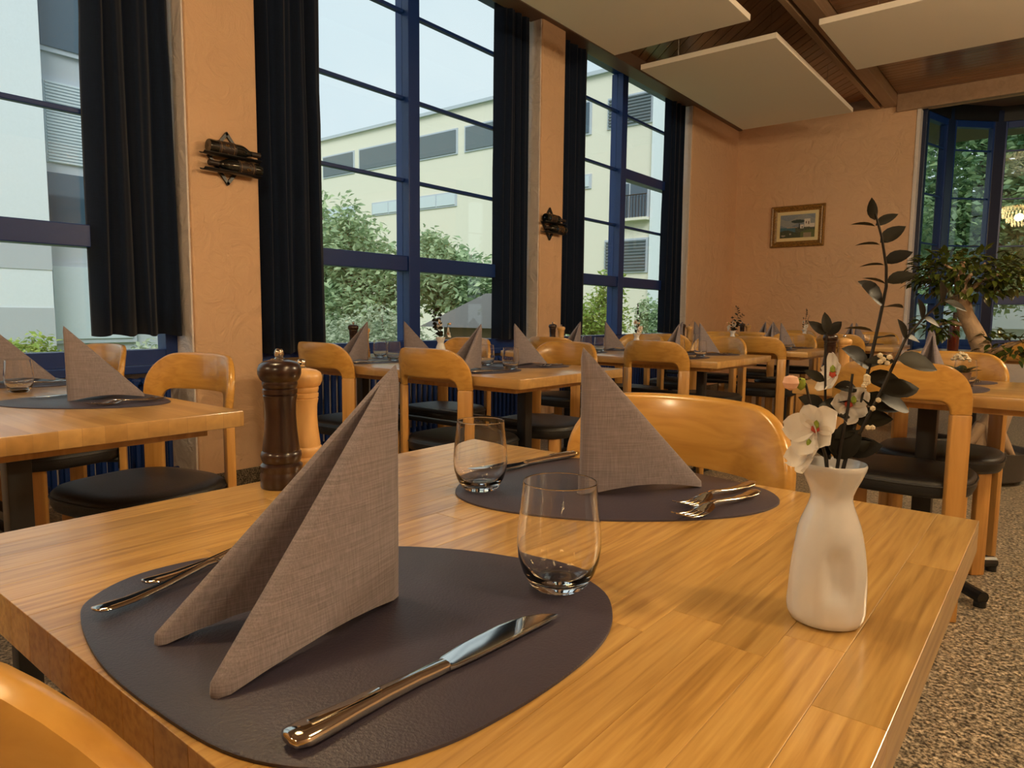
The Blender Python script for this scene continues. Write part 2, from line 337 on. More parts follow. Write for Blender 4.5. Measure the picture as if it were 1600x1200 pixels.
# ceiling: slab with boards
ceil = struct(MB().span((-4.05, -6.2, ZC+0.025), (5.2, 12.5, ZC+0.2)).build('ceiling', 'darkbeam', smooth=0))
BX = -1.86
def clip_band(x0, x1, y0, y1, d, n, o0, o1):
    """corners of the strip o0 <= p.n <= o1 inside a rectangle"""
    poly = [Vector((x0, y0)), Vector((x1, y0)), Vector((x1, y1)), Vector((x0, y1))]
    for sgn, off in ((1, o0), (-1, -o1)):
        out = []
        for i, a in enumerate(poly):
            b = poly[(i+1) % len(poly)]; da = sgn*a.dot(n)-off; db = sgn*b.dot(n)-off
            if da >= 0: out.append(a)
            if da*db < 0: out.append(a+(b-a)*(da/(da-db)))
        poly = out
        if len(poly) < 3: return None
    return poly
def boards(x0, x1, y0, y1, ang, wid, name='plank'):
    d = Vector((math.sin(ang), math.cos(ang))); n = Vector((d.y, -d.x))
    offs = [Vector(p).dot(n) for p in ((x0, y0), (x1, y0), (x1, y1), (x0, y1))]
    o = min(offs)
    while o < max(offs):
        p = clip_band(x0, x1, y0, y1, d, n, o+0.004, o+wid-0.004)
        if p:
            cx = sum(q.x for q in p)/len(p); cy = sum(q.y for q in p)/len(p)
            R = Matrix.Rotation(ang, 2)
            b = MB().prism([tuple(R @ (q-Vector((cx, cy)))) for q in p], 0, 0.03).build(name, 'plank', ceil, smooth=0, loc=(cx, cy, ZC))
            b.rotation_euler = (0, 0, -ang)
        o += wid
boards(WX+0.02, BX-0.12, 1.5, EY, -PI/4, 0.105)
boards(BX+0.13, 0.9, 3.4, EY-0.05, PI/2, 0.092)
struct(MB().span((BX-0.11, -6, 3.50), (BX-0.055, EY, ZC+0.05), bev=0.004).build('trim_1', 'beam', smooth=0))
struct(MB().span((BX-0.02, -6, 3.50), (BX+0.12, EY, ZC+0.05), bev=0.006).build('trim_2', 'beam', smooth=0))
struct(MB().span((BX-0.06, -6, 3.56), (BX-0.015, EY, ZC+0.05)).build('trim_3', 'darkbeam', smooth=0))
struct(MB().span((BX+0.12, EY-0.06, 3.43), (5.0, EY+0.03, ZC+0.03), bev=0.006).build('trim_4', 'beam', smooth=0))
struct(MB().span((WX-0.13, -6, 3.50), (WX+0.05, EY, ZC+0.05), bev=0.006).build('trim_5', 'darkbeam', smooth=0))
struct(MB().span((WX, EY-0.05, 3.52), (BX-0.1, EY+0.02, ZC+0.03), bev=0.006).build('trim_6', 'darkbeam', smooth=0))

# ------------------------------------------------------------------ windows
def window(name, y0, y1, ym, z0=0.70, z1=3.62, extra_right=None):
    root = thing(name, None, None, (GX, ym, z0)); struct(root)
    def bar(nm, a, b, zlo, zhi, dx=0.05, mat='blue', bev=0.004):
        MB().span((-dx, a-ym, zlo-z0), (dx, b-ym, zhi-z0), bev=bev).build(nm, mat, root, smooth=0)
    bar('frame_stile', y0, y0+0.075, z0, z1); bar('frame_stile', y1-0.075, y1, z0, z1)
    bar('frame_rail', y0+0.075, y1-0.075, z0, z0+0.09); bar('frame_rail', y0+0.075, y1-0.075, z1-0.08, z1)
    bar('mullion', ym-0.055, ym+0.055, z0+0.09, z1-0.08, 0.07)
    for half, (a, b) in enumerate(((y0+0.075, ym-0.055), (ym+0.055, y1-0.075))):
        zs = [(1.31, 1.42, 0.055), (1.957, 1.983, 0.02), (2.538, 2.564, 0.02), (3.137, 3.163, 0.02)]
        if extra_right and half == 1: zs[2] = (2.475, 2.58, 0.055)
        prev = z0+0.09
        for lo, hi, dx in zs+[(z1-0.08, None, 0)]:
            MB().span((-0.004, a-ym, prev-z0), (0.004, b-ym, lo-z0)).build('pane', 'pane', root, smooth=0)
            if hi: bar('transom' if dx > 0.03 else 'muntin', a, b, lo, hi, dx); prev = hi
    s = MB().span((-0.1, y0-ym, -0.03), (0.13, y1-ym, 0.012), bev=0.005); s.build('sill', 'blue', root, smooth=0)
    return root
window('window_1', -0.86, 1.84, 0.49)
window('window_2', 2.24, 4.945, 3.60)
window('window_3', 5.29, 8.0, 6.65, extra_right=True)

# bay of six facets beyond the end wall
bayV = [Vector((-1.503, 9.65))]
for k in range(6):
    a = math.radians(15+30*k); bayV.append(bayV[-1]+0.687*Vector((math.sin(a), math.cos(a))))
for k in range(6):
    p, q = bayV[k], bayV[k+1]; dv = q-p; L = dv.length; ang = math.atan2(dv.y, dv.x); mid = (p+q)/2
    root = thing('window_%d' % (k+4), None, None, (mid.x, mid.y, 0.0), ang); struct(root)
    def bar(nm, x0, x1, z0, z1, dy=0.04, mat='blue'):
        MB().span((x0, -dy, z0), (x1, dy, z1), bev=0.004).build(nm, mat, root, smooth=0)
    h = L/2-0.045
    bar('frame_stile', -h, -h+0.05, 0.66, 3.46); bar('frame_stile', h-0.05, h, 0.66, 3.46)
    bar('frame_rail', -h+0.05, h-0.05, 0.66, 0.74); bar('frame_rail', -h+0.05, h-0.05, 3.38, 3.46)
    prev = 0.74
    for lo, hi, dy in ((1.19, 1.30, 0.045), (1.915, 1.935, 0.015), (2.505, 2.525, 0.015), (3.095, 3.115, 0.015), (3.38, None, 0)):
        MB().span((-h+0.05, -0.004, prev), (h-0.05, 0.004, lo)).build('pane', 'pane', root, smooth=0)
        if hi: bar('transom' if dy > 0.03 else 'muntin', -h+0.05, h-0.05, lo, hi, dy); prev = hi
    MB().span((-L/2, -0.05, 0), (L/2, 0.10, 0.60)).build('parapet', 'reveal', root, smooth=0)
    MB().span((-L/2, -0.12, 0.60), (L/2, 0.10, 0.66), bev=0.006).build('sill', 'blue', root, smooth=0)
    MB().span((-L/2, -0.05, 3.46), (L/2, 0.10, 3.75)).build('valance', 'blackmetal', root, smooth=0)
for k in range(7):
    p = bayV[k]; MB_ = MB().box((0, 0, 1.80), (0.12, 0.13, 3.6), rz=math.radians(-15*(2*k)+0), bev=0.008)
    struct(MB_.build('trim_%d' % (k+7), 'darkblue', smooth=0, loc=(p.x, p.y, 0)))
struct(MB().span((-1.53, EY-0.012, 0), (-1.49, 9.60, 3.44), bev=0.005).build('trim_14', 'reveal', smooth=0))  # pale strip added on the bay opening: the lit edge put into colour

# ------------------------------------------------------------------ curtains
def curtain(label, y0, y1, z0, folds, seed, x=-3.755):
    rng = random.Random(seed); n = 90; mz = 14; b = MB(); vs = []; fs = []; W = y1-y0
    ph = [rng.uniform(0, 6) for _ in range(4)]
    for j in range(mz+1):
        t = j/mz; z = z0+(3.60-z0)*t
        for i in range(n+1):
            u = i/n; wv = math.sin(u*folds*2*PI+ph[0]+0.5*math.sin(u*9+ph[1]))*0.024+0.008*math.sin(u*folds*4.3*PI+ph[2])
            wv *= 0.75+0.4*(1-t); flare = 1+0.05*(1-t)**2
            zz = z+(0.006*math.sin(u*folds*2*PI+ph[3]) if j == 0 else 0)
            ret = -0.10*max(0, 1-u/0.13)**1.5
            vs.append((x+wv*min(1, u*6)+ret, y0+W/2+(u-0.5)*W*flare*(0.97 if t > .5 else 1)+0.006*math.sin(t*5+u*11+ph[1]), zz))
    for j in range(mz):
        for i in range(n): a = j*(n+1)+i; fs.append((a, a+1, a+n+2, a+n+1))
    o = b.add(vs, fs).build('curtain', 'curtain', smooth=80)
    md = o.modifiers.new('thickness', 'SOLIDIFY'); md.thickness = 0.004
    tag(o, label, 'curtain', 'dark curtains along the windows')
curtain('dark navy curtain at far left, left of the first wine rack pillar', 1.42, 1.82, 0.87, 3.5, 3)
curtain('long dark curtain just right of the nearer wine rack', 2.275, 2.75, 0.745, 4.0, 5)
curtain('dark curtain right of the middle window, left of the second pillar', 4.54, 4.91, 0.785, 3.5, 7)
curtain('dark curtain just right of the farther wine rack', 5.33, 5.84, 0.81, 3.5, 9)
curtain('dark curtain at the right end of the window wall', 7.64, 7.96, 0.80, 3.0, 11)

# ------------------------------------------------------------------ radiators
colm = None
def radiator(label, y0, y1):
    global colm
    root = thing('radiator', label, 'radiator', (-3.73, (y0+y1)/2, 0)); n = int((y1-y0)/0.055)
    for i in range(n):
        y = y0+0.03+i*0.055-(y0+y1)/2
        if colm is None:
            b = MB()
            for dx in (-0.032, 0.032): b.tube([(dx, 0, 0.13), (dx, 0, 0.64)], 0.014, 8)
            b.tube([(-0.034, 0, 0.14), (0.034, 0, 0.14)], 0.02, 8); b.tube([(-0.034, 0, 0.63), (0.034, 0, 0.63)], 0.02, 8)
            o = b.build('column', 'blue', root); colm = o.data
        else:
            o = D.objects.new('column', colm); C.objects.link(o); o.parent = root
        o.location = (0, y, 0)
    L = (y1-y0)/2
    MB().tube([(0, -L, 0.14), (0, L, 0.14)], 0.017).tube([(0, -L, 0.63), (0, L, 0.63)], 0.017).build('pipe', 'blue', root)
    for s in (-1, 1): MB().box((0, s*(L-0.12), 0.065), (0.05, 0.03, 0.13), bev=0.004).build('foot', 'darkblue', root)
radiator('dark blue column radiator under the leftmost window', 0.85, 1.76)
radiator('dark blue column radiator under the middle window', 2.35, 4.85)
radiator('dark blue column radiator under the third window', 5.42, 7.9)

# ------------------------------------------------------------------ suspended acoustic panels
def panel(label, x0, x1, y0, y1, z=3.20):
    root = thing('acoustic_panel', label, 'ceiling panel', ((x0+x1)/2, (y0+y1)/2, z), 0, 'white acoustic panels under the ceiling')
    w, d = (x1-x0)/2, (y1-y0)/2
    MB().span((-w, -d, 0), (w, d, 0.045), bev=0.003).build('board', 'panel', root, smooth=0)
    for sx in (-1, 1):
        for sy in (-1, 1): MB().tube([(sx*w*0.7, sy*d*0.7, 0.04), (sx*w*0.7, sy*d*0.7, ZC-z-0.001)], 0.0025, 6).build('wire', 'steel', root)
panel('white ceiling panel cut off by the top of the picture', -3.16, -2.0, 2.9, 5.31)
panel('whole white ceiling panel nearest the far corner', -3.15, -1.95, 5.75, 8.27)
panel('white ceiling panel at top right above the bay window', -1.62, 0.80, 5.70, 6.90)
# ------------------------------------------------------------------ crystal chandeliers, all hanging outside the picture
def make_chandelier():
    ch = thing('chandelier', 'chandelier', 'chandelier')
    for r, z, n in ((0.29, 0.14, 30), (0.27, 0.04, 28), (0.20, -0.05, 22), (0.11, -0.13, 12)):
        b = MB()
        for i in range(n):
            a = 2*PI*i/n; b.lathe([(0.001, -0.05), (0.017, -0.02), (0.013, 0.03), (0.001, 0.05)], 6, (r*math.cos(a), r*math.sin(a), z))
        b.build('crystal_tier', 'crystal', ch, smooth=0)
    MB().lathe([(0.001, 0.23), (0.30, 0.21), (0.30, 0.20), (0.001, 0.20)], 32).build('mount', 'brass', ch)
    l = D.lights.new('lamp_light', 'POINT'); l.shadow_soft_size = 0.07; l.energy = LAMP_W; l.color = LAMP_C
    lo = D.objects.new('lamp_light', l); C.objects.link(lo); lo.parent = ch; lo.location = (0, 0, 0.0)
    return ch
chd = make_chandelier()
for x, y, pw, lab in ((2.18, 5.52, 1.5, 'crystal chandelier whose reflection shows in the bay window'), (0.9, -2.2, 0.75, 'crystal chandelier behind the camera, right of it'), (-1.6, -2.4, 0.7, 'crystal chandelier behind the camera, left of it'), (1.1, 1.0, 0.6, 'crystal chandelier right beside the front table'), (1.0, 3.9, 1.25, 'crystal chandelier right of the square table'), (3.6, 0.6, 0.8, 'crystal chandelier far right of the front table'), (-1.15, 0.35, 0.35, 'crystal chandelier over the aisle left of the front table')):
    zc = 2.99 if x == 2.18 else 2.55
    o = place(chd, USED, (x, y, zc), 0, lab, 'crystal chandeliers')
    for c in list(o.children):
        if c.name.startswith('rod'): D.objects.remove(c)
    MB().tube([(0, 0, 0.2), (0, 0, ZC-zc+0.01)], 0.01).build('rod', 'brass', o)
    for c in o.children:
        if c.type == 'LIGHT': c.data = c.data.copy(); c.data.energy = LAMP_W*pw

# ------------------------------------------------------------------ chairs
def make_chair():
    root = thing('dining_chair', 'beech chair', 'chair', group='beech chairs with black seats')
    w, zt, ro = 0.222, 0.850, 0.105; lw = 0.064; wi = w-lw; zi, ri, z0 = 0.733, 0.035, 0.694; R = 0.34; th = 0.022
    def path(w, zt, r, n1=3, n2=10, n3=20):
        p = [(-w, z0+(zt-r-z0)*i/n1) for i in range(n1)]
        p += [(-w+r-r*math.cos(PI/2*i/n2), zt-r+r*math.sin(PI/2*i/n2)) for i in range(n2)]
        p += [(-w+r+(2*w-2*r)*i/n3, zt) for i in range(n3)]
        p += [(w-r+r*math.sin(PI/2*i/n2), zt-r+r*math.cos(PI/2*i/n2)) for i in range(n2)]
        p += [(w, zt-r+(z0-zt+r)*i/n1) for i in range(n1+1)]
        return p
    def m3(s, z, t):
        a = s/R; lean = (z-z0)*0.14
        z += 0.010*(1-(s/w)**2)*max(0, (z-z0)/(zt-z0))
        return Vector(((R+t)*math.sin(a), -0.225-lean+R-(R+t)*math.cos(a), z))
    po, pi_ = path(w, zt, ro), path(wi, zi, ri); rings = []
    for (so, zo), (si, zi_) in zip(po, pi_):
        ring = []
        for q, t in ((0.08, -1), (0.92, -1), (0.985, -0.7), (1, 0), (0.985, 0.7), (0.92, 1), (0.08, 1), (0.015, 0.7), (0, 0), (0.015, -0.7)):
            ring.append(m3(si+(so-si)*q, zi_+(zo-zi_)*q, t*th/2))
        rings.append(ring)
    MB().loft(rings).build('backrest', 'chairwood', root, smooth=50)
    for s in (-1, 1):
        a = s*(w-lw/2)/R; p = m3(s*(w-lw/2), z0, 0)
        MB().box((p.x, p.y, z0/2), (lw*0.98, 0.028, z0-0.001), rz=a, bev=0.006).build('leg', 'legwood', root)
        q = Vector((s*0.165, 0.135, 0))
        MB().box((q.x, q.y, 0.21), (0.056, 0.03, 0.42), rz=-s*0.75, bev=0.007).build('leg', 'legwood', root)
        MB().tube([(p.x*0.97, p.y+0.012, 0.40), (p.x*0.85, p.y+0.06, 0.405), (s*0.12, -0.05, 0.408)], 0.011, 8).box((p.x*0.97, p.y+0.012, 0.40), (0.03, 0.012, 0.07), rz=a, bev=0.003).build('bracket', 'blackmetal', root)
    n = 44
    def ring(sc, z, ex=3.0):
        out = []
        for i in range(n):
            t = 2*PI*i/n; c, s = math.cos(t), math.sin(t)
            out.append((0.225*sc*math.copysign(abs(c)**(2/ex), c), 0.01+0.212*sc*math.copysign(abs(s)**(2/ex), s), z))
        return out
    st = MB().loft([ring(0.90, 0.405), ring(0.97, 0.41), ring(1.0, 0.425), ring(1.0, 0.447), ring(0.985, 0.459), ring(0.94, 0.468), ring(0.75, 0.474), ring(0.4, 0.477), ring(0.03, 0.478)]).build('seat', 'leather', root, smooth=60)
    MB().tube([Vector(p) for p in ring(1.003, 0.449)]+[Vector(ring(1.003, 0.449)[0])], 0.0035, 6).build('piping', 'leather', st)
    return root
chair = make_chair()
CH = [  # x, y of the backrest, facing (1 = away from the camera, -1 = towards it), extra turn, label
    (-0.46, 0.072, 1, 0.0, 'beech chair cut off at the bottom left corner, nearest the camera'),
    (-0.515, 1.135, -1, 0.0, 'beech chair drawn up to the far side of the front table'),
    (-2.21, 1.16, -1, 0.22, 'beech chair at left, before the first orange pillar'),
    (-3.10, 1.20, -1, 0.12, 'beech chair behind the left napkins, under the leftmost curtain'),
    (-2.79, 1.99, 1, 0.0, 'beech chair seen from behind, right of the big pepper mill'),
    (-2.05, 1.99, 1, 0.0, 'beech chair seen from behind, above the front napkin tip'),
    (-2.78, 3.08, -1, 0.0, 'beech chair behind the small vase before the middle window'),
    (-2.05, 3.05, -1, 0.0, 'beech chair facing the camera, below the farther wine rack'),
    (-2.58, 3.60, 1, 0.0, 'beech chair seen from behind below the farther wine rack'),
    (-1.85, 3.60, 1, 0.0, 'beech chair seen from behind above the front chair backrest'),
    (-2.55, 4.82, -1, 0.0, 'beech chair facing the camera before the third window'),
    (-1.92, 4.80, -1, 0.0, 'beech chair facing the camera, left of the pink orchid bud'),
    (-2.52, 5.13, 1, 0.0, 'beech chair seen from behind, below the rightmost curtain'),
    (-1.79, 5.13, 1, 0.0, 'beech chair seen from behind, upright above the pink orchid bud'),
    (-2.55, 6.36, -1, 0.0, 'beech chair below the wall corner, behind the white far vase'),
    (-1.87, 6.34, -1, 0.0, 'beech chair facing the camera below the framed painting'),
    (-2.35, 6.60, 1, 0.0, 'beech chair seen from behind, left below the framed painting'),
    (-1.56, 6.56, 1, 0.0, 'beech chair seen from behind, just behind the tall dark mill'),
    (-2.3, 7.95, -1, 0.0, 'beech chair farthest back by the end wall, left of the sprig'),
    (-1.5, 7.90, -1, 0.0, 'beech chair farthest back by the end wall, behind the dark sprig'),
    (-0.425, 2.575, 1, 0.0, 'beech chair seen from behind, right beyond the white flower vase'),
    (-0.375, 3.56, -1, 0.0, 'beech chair facing the camera, in front of the potted tree'),
    (-0.15, 5.55, 1, 0.0, 'beech chair at the right edge, beside the potted tree'),
]
for x, yb, f, turn, lab in CH:
    place(chair, USED, (x, yb+0.225 if f > 0 else yb-0.225, 0), turn if f > 0 else PI+turn, lab, 'beech chairs with black seats')

# ------------------------------------------------------------------ tables
TZ = 0.75
def legs_two(root, L, Dp):
    """black double pedestal: posts, bars and feet"""
    for s in (-1, 1):
        x = s*(L/2-0.28)
        MB().box((x, 0, 0.36), (0.05, 0.05, 0.70), bev=0.003).build('post', 'blackmetal', root)
        MB().box((x, 0, 0.025), (0.05, Dp*0.62, 0.035), bev=0.006).build('foot', 'blackmetal', root)
        MB().box((x, 0, 0.70), (0.06, Dp*0.6, 0.02)).build('bearer', 'blackmetal', root)
    for z in (0.505, 0.455): MB().box((0, 0, z), (L-0.56, 0.03, 0.022), bev=0.002).build('stretcher', 'blackmetal', root)
def table_long(label, x0, x1, y0, y1):
    root = thing('dining_table', label, 'table', ((x0+x1)/2, (y0+y1)/2, 0), 0, 'beech tables'); L, Dp = x1-x0, y1-y0
    MB().box((0, 0, TZ-0.02), (L, Dp, 0.04), bev=0.003).build('tabletop', 'table', root)
    MB().box((0, 0, TZ-0.052), (L-0.14, Dp-0.12, 0.026), bev=0.002).build('subframe', 'legwood', root)
    legs_two(root, L, Dp); return root
def pedestal(root, span=0.33):
    MB().box((0, 0, 0.36), (0.065, 0.065, 0.68), bev=0.003).build('post', 'blackmetal', root)
    for k in range(4):
        a = PI/4+k*PI/2
        MB().tube([(0, 0, 0.05), (span*math.cos(a), span*math.sin(a), 0.035)], [0.026, 0.022], 10).lathe([(0.001, 0), (0.02, 0), (0.02, 0.02), (0.001, 0.02)], 12, (span*0.96*math.cos(a), span*0.96*math.sin(a), 0)).build('foot', 'blackmetal', root)
    MB().box((0, 0, 0.70), (0.4, 0.4, 0.012)).build('bearer', 'blackmetal', root)
def table_square(label, x0, x1, y0, y1):
    root = thing('dining_table', label, 'table', ((x0+x1)/2, (y0+y1)/2, 0), 0, 'beech tables'); L, Dp = x1-x0, y1-y0
    MB().box((0, 0, TZ-0.02), (L, Dp, 0.04), bev=0.003).build('tabletop', 'table', root)
    MB().box((0, 0, TZ-0.052), (L-0.12, Dp-0.12, 0.026), bev=0.002).build('subframe', 'legwood', root)
    pedestal(root); return root
# front table, stave by stave
MX0, MX1, MY0, MY1 = -0.915, -0.067, 0.178, 1.022
mt = thing('dining_table', 'large front beech table with the white flower vase on it', 'table', ((MX0+MX1)/2, (MY0+MY1)/2, 0), 0, 'beech tables')
rng = random.Random(4); nrow = 19; sw = (MX1-MX0)/nrow
for r in range(nrow):
    y = MY0-rng.uniform(0.0, 0.2)
    while y < MY1-0.01:
        L = rng.uniform(0.28, 0.55); a, b = max(y, MY0), min(y+L, MY1)
        if MY1-b < 0.06: b = MY1
        if b-a > 0.02:
            MB().box((0, 0, 0), (sw-0.0001, b-a-0.0001, 0.04), bev=0.0005).build('stave', 'stave', mt, smooth=0, loc=(MX0+sw*(r+0.5)-mt.location.x, (a+b)/2-mt.location.y, TZ-0.02))
        y = b if b < MY1 else MY1
MB().box((0, 0, TZ-0.052), (MX1-MX0-0.12, MY1-MY0-0.12, 0.022), bev=0.002).build('subframe', 'legwood', mt)
pedestal(mt)
table_long('long beech table at the left edge, below the leftmost window', -3.30, -1.61, 0.10, 0.93)
table_long('long beech table before the middle window', -3.32, -1.62, 2.08, 2.87)
table_long('long beech table before the third window', -3.05, -1.49, 3.69, 4.58)
table_long('long beech table left below the framed painting', -3.05, -1.44, 5.22, 6.05)
table_long('long beech table farthest back near the end wall', -2.95, -1.15, 6.70, 7.55)
table_square('square beech table beyond the flower vase, before the potted tree', -0.80, 0.02, 2.72, 3.42)
table_square('square beech table at the right edge behind the potted tree', -0.95, -0.10, 6.00, 6.80)

# ------------------------------------------------------------------ place settings
def smooth_loop(pts, n=6):
    out = []; N = len(pts)
    for i in range(N):
        p0, p1, p2, p3 = (Vector(pts[(i+k-1) % N]) for k in range(4))
        for j in range(n):
            t = j/n; out.append(0.5*((2*p1)+(p2-p0)*t+(2*p0-5*p1+4*p2-p3)*t*t+(3*p1-p0-3*p2+p3)*t**3))
    return out
MATPTS = [(-0.598, 0.200), (-0.640, 0.222), (-0.667, 0.275), (-0.655, 0.350), (-0.608, 0.420), (-0.541, 0.483), (-0.463, 0.527), (-0.378, 0.545), (-0.315, 0.527), (-0.278, 0.486), (-0.259, 0.438), (-0.253, 0.380), (-0.256, 0.315), (-0.266, 0.265), (-0.290, 0.222), (-0.345, 0.190), (-0.427, 0.181), (-0.515, 0.183)]
def make_mat():
    L = smooth_loop([(x+0.46, y-0.36) for x, y in MATPTS])
    rings = []
    for off, z in ((0, 0.0), (0, 0.0022), (0.0015, 0.003)):
        rings.append([(p.x*(1-off/0.19), p.y*(1-off/0.19), z) for p in L])
    o = MB().loft(rings).build('placemat', 'mat', smooth=40); return tag(o, 'placemat', 'placemat', 'plum placemats')
NAP_H, NAP_L = 0.203, 0.188
def make_napkin():
    rings = []; nh = 26
    for j in range(nh+1):
        h = j/nh; L = NAP_L*min(1, (1-h)/0.965)+0.0008; t = 0.016*(1-0.5*h)*min(1, (1-h)*14+0.08); ring = []
        def arm(s, u, side):
            a = s*math.radians(15.5); d = Vector((math.sin(a), -math.cos(a))); n = Vector((math.cos(a), math.sin(a)))*s
            bulge = 0.010*math.sin(PI*min(u, 1))*(1-h)
            return Vector((0, 0))+d*(L*u)+n*(bulge+side*t*0.5*(1.0 if u > 0.06 else 0.5))
        def zz(u): return NAP_H*h+0.016*(1-h)**4*math.sin(PI*min(1, u))*0.8
        us = [0.02, 0.1, 0.25, 0.4, 0.55, 0.7, 0.85, 0.97]
        seq = [(1, u, 1) for u in us]+[(1, 1.0, 0.55), (1, 1.012, 0), (1, 1.0, -0.55)]+[(1, u, -1) for u in us[::-1]]
        seq += [(-1, u, -1) for u in us]+[(-1, 1.0, -0.55), (-1, 1.012, 0), (-1, 1.0, 0.55)]+[(-1, u, 1) for u in us[::-1]]
        for s, u, sd in seq:
            p = arm(s, u, sd); ring.append((p.x, p.y, zz(u)))
        rings.append(ring)
    o = MB().loft(rings, cap=False).build('napkin', 'napkin', smooth=60); return tag(o, 'napkin', 'napkin', 'folded grey napkins')
def make_glass():
    out = [(0.001, 0), (0.016, 0), (0.0195, 0.0001), (0.0215, 0.0006), (0.023, 0.0015), (0.0275, 0.006), (0.033, 0.016), (0.0368, 0.028), (0.0382, 0.040), (0.0378, 0.052), (0.0362, 0.068), (0.0345, 0.085), (0.03355, 0.0955), (0.0334, 0.0970), (0.0333, 0.0978), (0.03318, 0.0983)]
    inn = [(0.0329, 0.0985), (0.03262, 0.0983), (0.0325, 0.0978), (0.0326, 0.0970), (0.03275, 0.0955), (0.0337, 0.085), (0.0354, 0.068), (0.0370, 0.052), (0.0374, 0.040), (0.0359, 0.029), (0.0319, 0.019), (0.026, 0.012), (0.018, 0.0085), (0.008, 0.0078), (0.001, 0.0077)]
    g = MB().lathe(out+inn, 64); n = len(out+inn); g.f += [tuple(range(64)), tuple((n-1)*64+i for i in range(64))]
    o = g.build('water_glass', 'glass', smooth=0)
    o.data.polygons.foreach_set('use_smooth', [True]*len(o.data.polygons)); return tag(o, 'glass', 'glass', 'stemless water glasses')
def sect(y, hw, ht, z, n=12, ex=2.6):
    out = []
    for i in range(n):
        t = 2*PI*i/n; c, s = math.cos(t), math.sin(t)
        out.append((hw*math.copysign(abs(c)**(2/ex), c), y, z+ht*math.copysign(abs(s)**(2/ex), s)))
    return out
def make_knife():
    root = thing('table_knife', 'knife', 'knife', group='steel knives')
    MB().loft([sect(y, a, b, z) for y, a, b, z in ((0, 0.004, 0.002, 0.007), (0.002, 0.0085, 0.0042, 0.0068), (0.010, 0.0108, 0.0052, 0.006), (0.022, 0.0104, 0.0052, 0.0058), (0.045, 0.0082, 0.005, 0.0056), (0.07, 0.0064, 0.0047, 0.0053), (0.095, 0.0056, 0.0043, 0.005), (0.115, 0.0062, 0.0040, 0.0047), (0.122, 0.0058, 0.0036, 0.0045))]).build('handle', 'steel', root, smooth=60)
    MB().loft([[(x+cx, y, z) for x, _, z in sect(y, a*1.15, b, 0.0043, 16, 7)] for y, a, b, cx in ((0.121, 0.0055, 0.0018, 0), (0.126, 0.0075, 0.0013, -0.001), (0.15, 0.0096, 0.0011, -0.002), (0.19, 0.0102, 0.001, -0.0022), (0.215, 0.0088, 0.0009, -0.0005), (0.230, 0.0055, 0.0008, 0.003), (0.238, 0.0012, 0.0006, 0.007))]).build('blade', 'steel', root, smooth=40)
    MB().box((0, 0.040, 0.0112), (0.006, 0.05, 0.0008), bev=0.0003).build('relief', 'steel', root)
    return root
def make_fork():
    root = thing('table_fork', 'fork', 'fork', group='steel forks')
    MB().loft([sect(y, a, b, z, 10) for y, a, b, z in ((0, 0.003, 0.001, 0.0085), (0.002, 0.0075, 0.0016, 0.008), (0.012, 0.0092, 0.0018, 0.0068), (0.03, 0.008, 0.0019, 0.0056), (0.06, 0.0052, 0.0021, 0.0062), (0.09, 0.0036, 0.0024, 0.009), (0.108, 0.0032, 0.0026, 0.0108), (0.118, 0.005, 0.0022, 0.0105))]).build('handle', 'steel', root, smooth=60)
    hd = MB().loft([sect(y, a, b, z, 10) for y, a, b, z in ((0.116, 0.0045, 0.002, 0.0106), (0.124, 0.0105, 0.0013, 0.0088), (0.134, 0.0125, 0.0011, 0.0062), (0.142, 0.0125, 0.001, 0.005))])
    for k in range(4):
        x = (k-1.5)*0.0069
        hd.loft([[(px+x, py, pz) for px, py, pz in sect(y, a, 0.0009, z, 6)] for y, a, z in ((0.140, 0.0021, 0.0052), (0.155, 0.0019, 0.0042), (0.175, 0.0016, 0.0062), (0.188, 0.0008, 0.0105))])
    hd.build('tines', 'steel', root, smooth=50)
    return root
pm, pn, pg, pk, pf = make_mat(), make_napkin(), make_glass(), make_knife(), make_fork()
def setting(x, y, f, where, nap_turn=0.0, glass=True, cutlery=True, mat=True):
    """f = 1: the guest sits on the camera side and looks away from it; f = -1: opposite"""
    rz = 0 if f > 0 else PI
    def W(dx, dy): return (x+f*dx, y+f*dy)
    if mat: place(pm, USED, (x, y, TZ), rz, 'plum placemat '+where, 'plum placemats')
    z = TZ+0.003
    px, py = W(0.02, 0.04)
    place(pn, USED, (px, py, z), rz+nap_turn, 'folded grey napkin '+where, 'folded grey napkins')
    if glass:
        px, py = W(0.120, 0.128); place(pg, USED, (px, py, z), 0, 'water glass '+where, 'stemless water glasses')
    if cutlery:
        px, py = W(0.135, -0.148); place(pk, USED, (px, py, z), rz-0.04, 'steel knife '+where, 'steel knives')
        px, py = W(-0.132, -0.15); place(pf, USED, (px, py, z), rz+0.10, 'outer steel fork '+where, 'steel forks')
        px, py = W(-0.110, -0.135); place(pf, USED, (px, py, z), rz+0.10, 'inner steel fork '+where, 'steel forks')
# front table, near place (guest on the camera side)
z = TZ+0.003
place(pm, USED, (-0.46, 0.36, TZ), 0, 'plum placemat in the foreground under the large napkin', 'plum placemats')
place(pn, USED, (-0.444, 0.397, z), math.radians(-5.5), 'large folded grey napkin in the foreground, nearest the camera', 'folded grey napkins')
place(pg, USED, (-0.345, 0.503, z), 0, 'empty water glass in the foreground right of the large napkin', 'stemless water glasses')
place(pk, USED, (-0.326, 0.208, z), math.radians(-3), 'steel knife lying in the foreground, lower centre', 'steel knives')
place(pf, USED, (-0.590, 0.207, z), math.radians(13), 'steel fork in the foreground with its handle end at the mat edge', 'steel forks')
place(pf, USED, (-0.620, 0.258, z), math.radians(9), 'steel fork half hidden behind the large foreground napkin', 'steel forks')
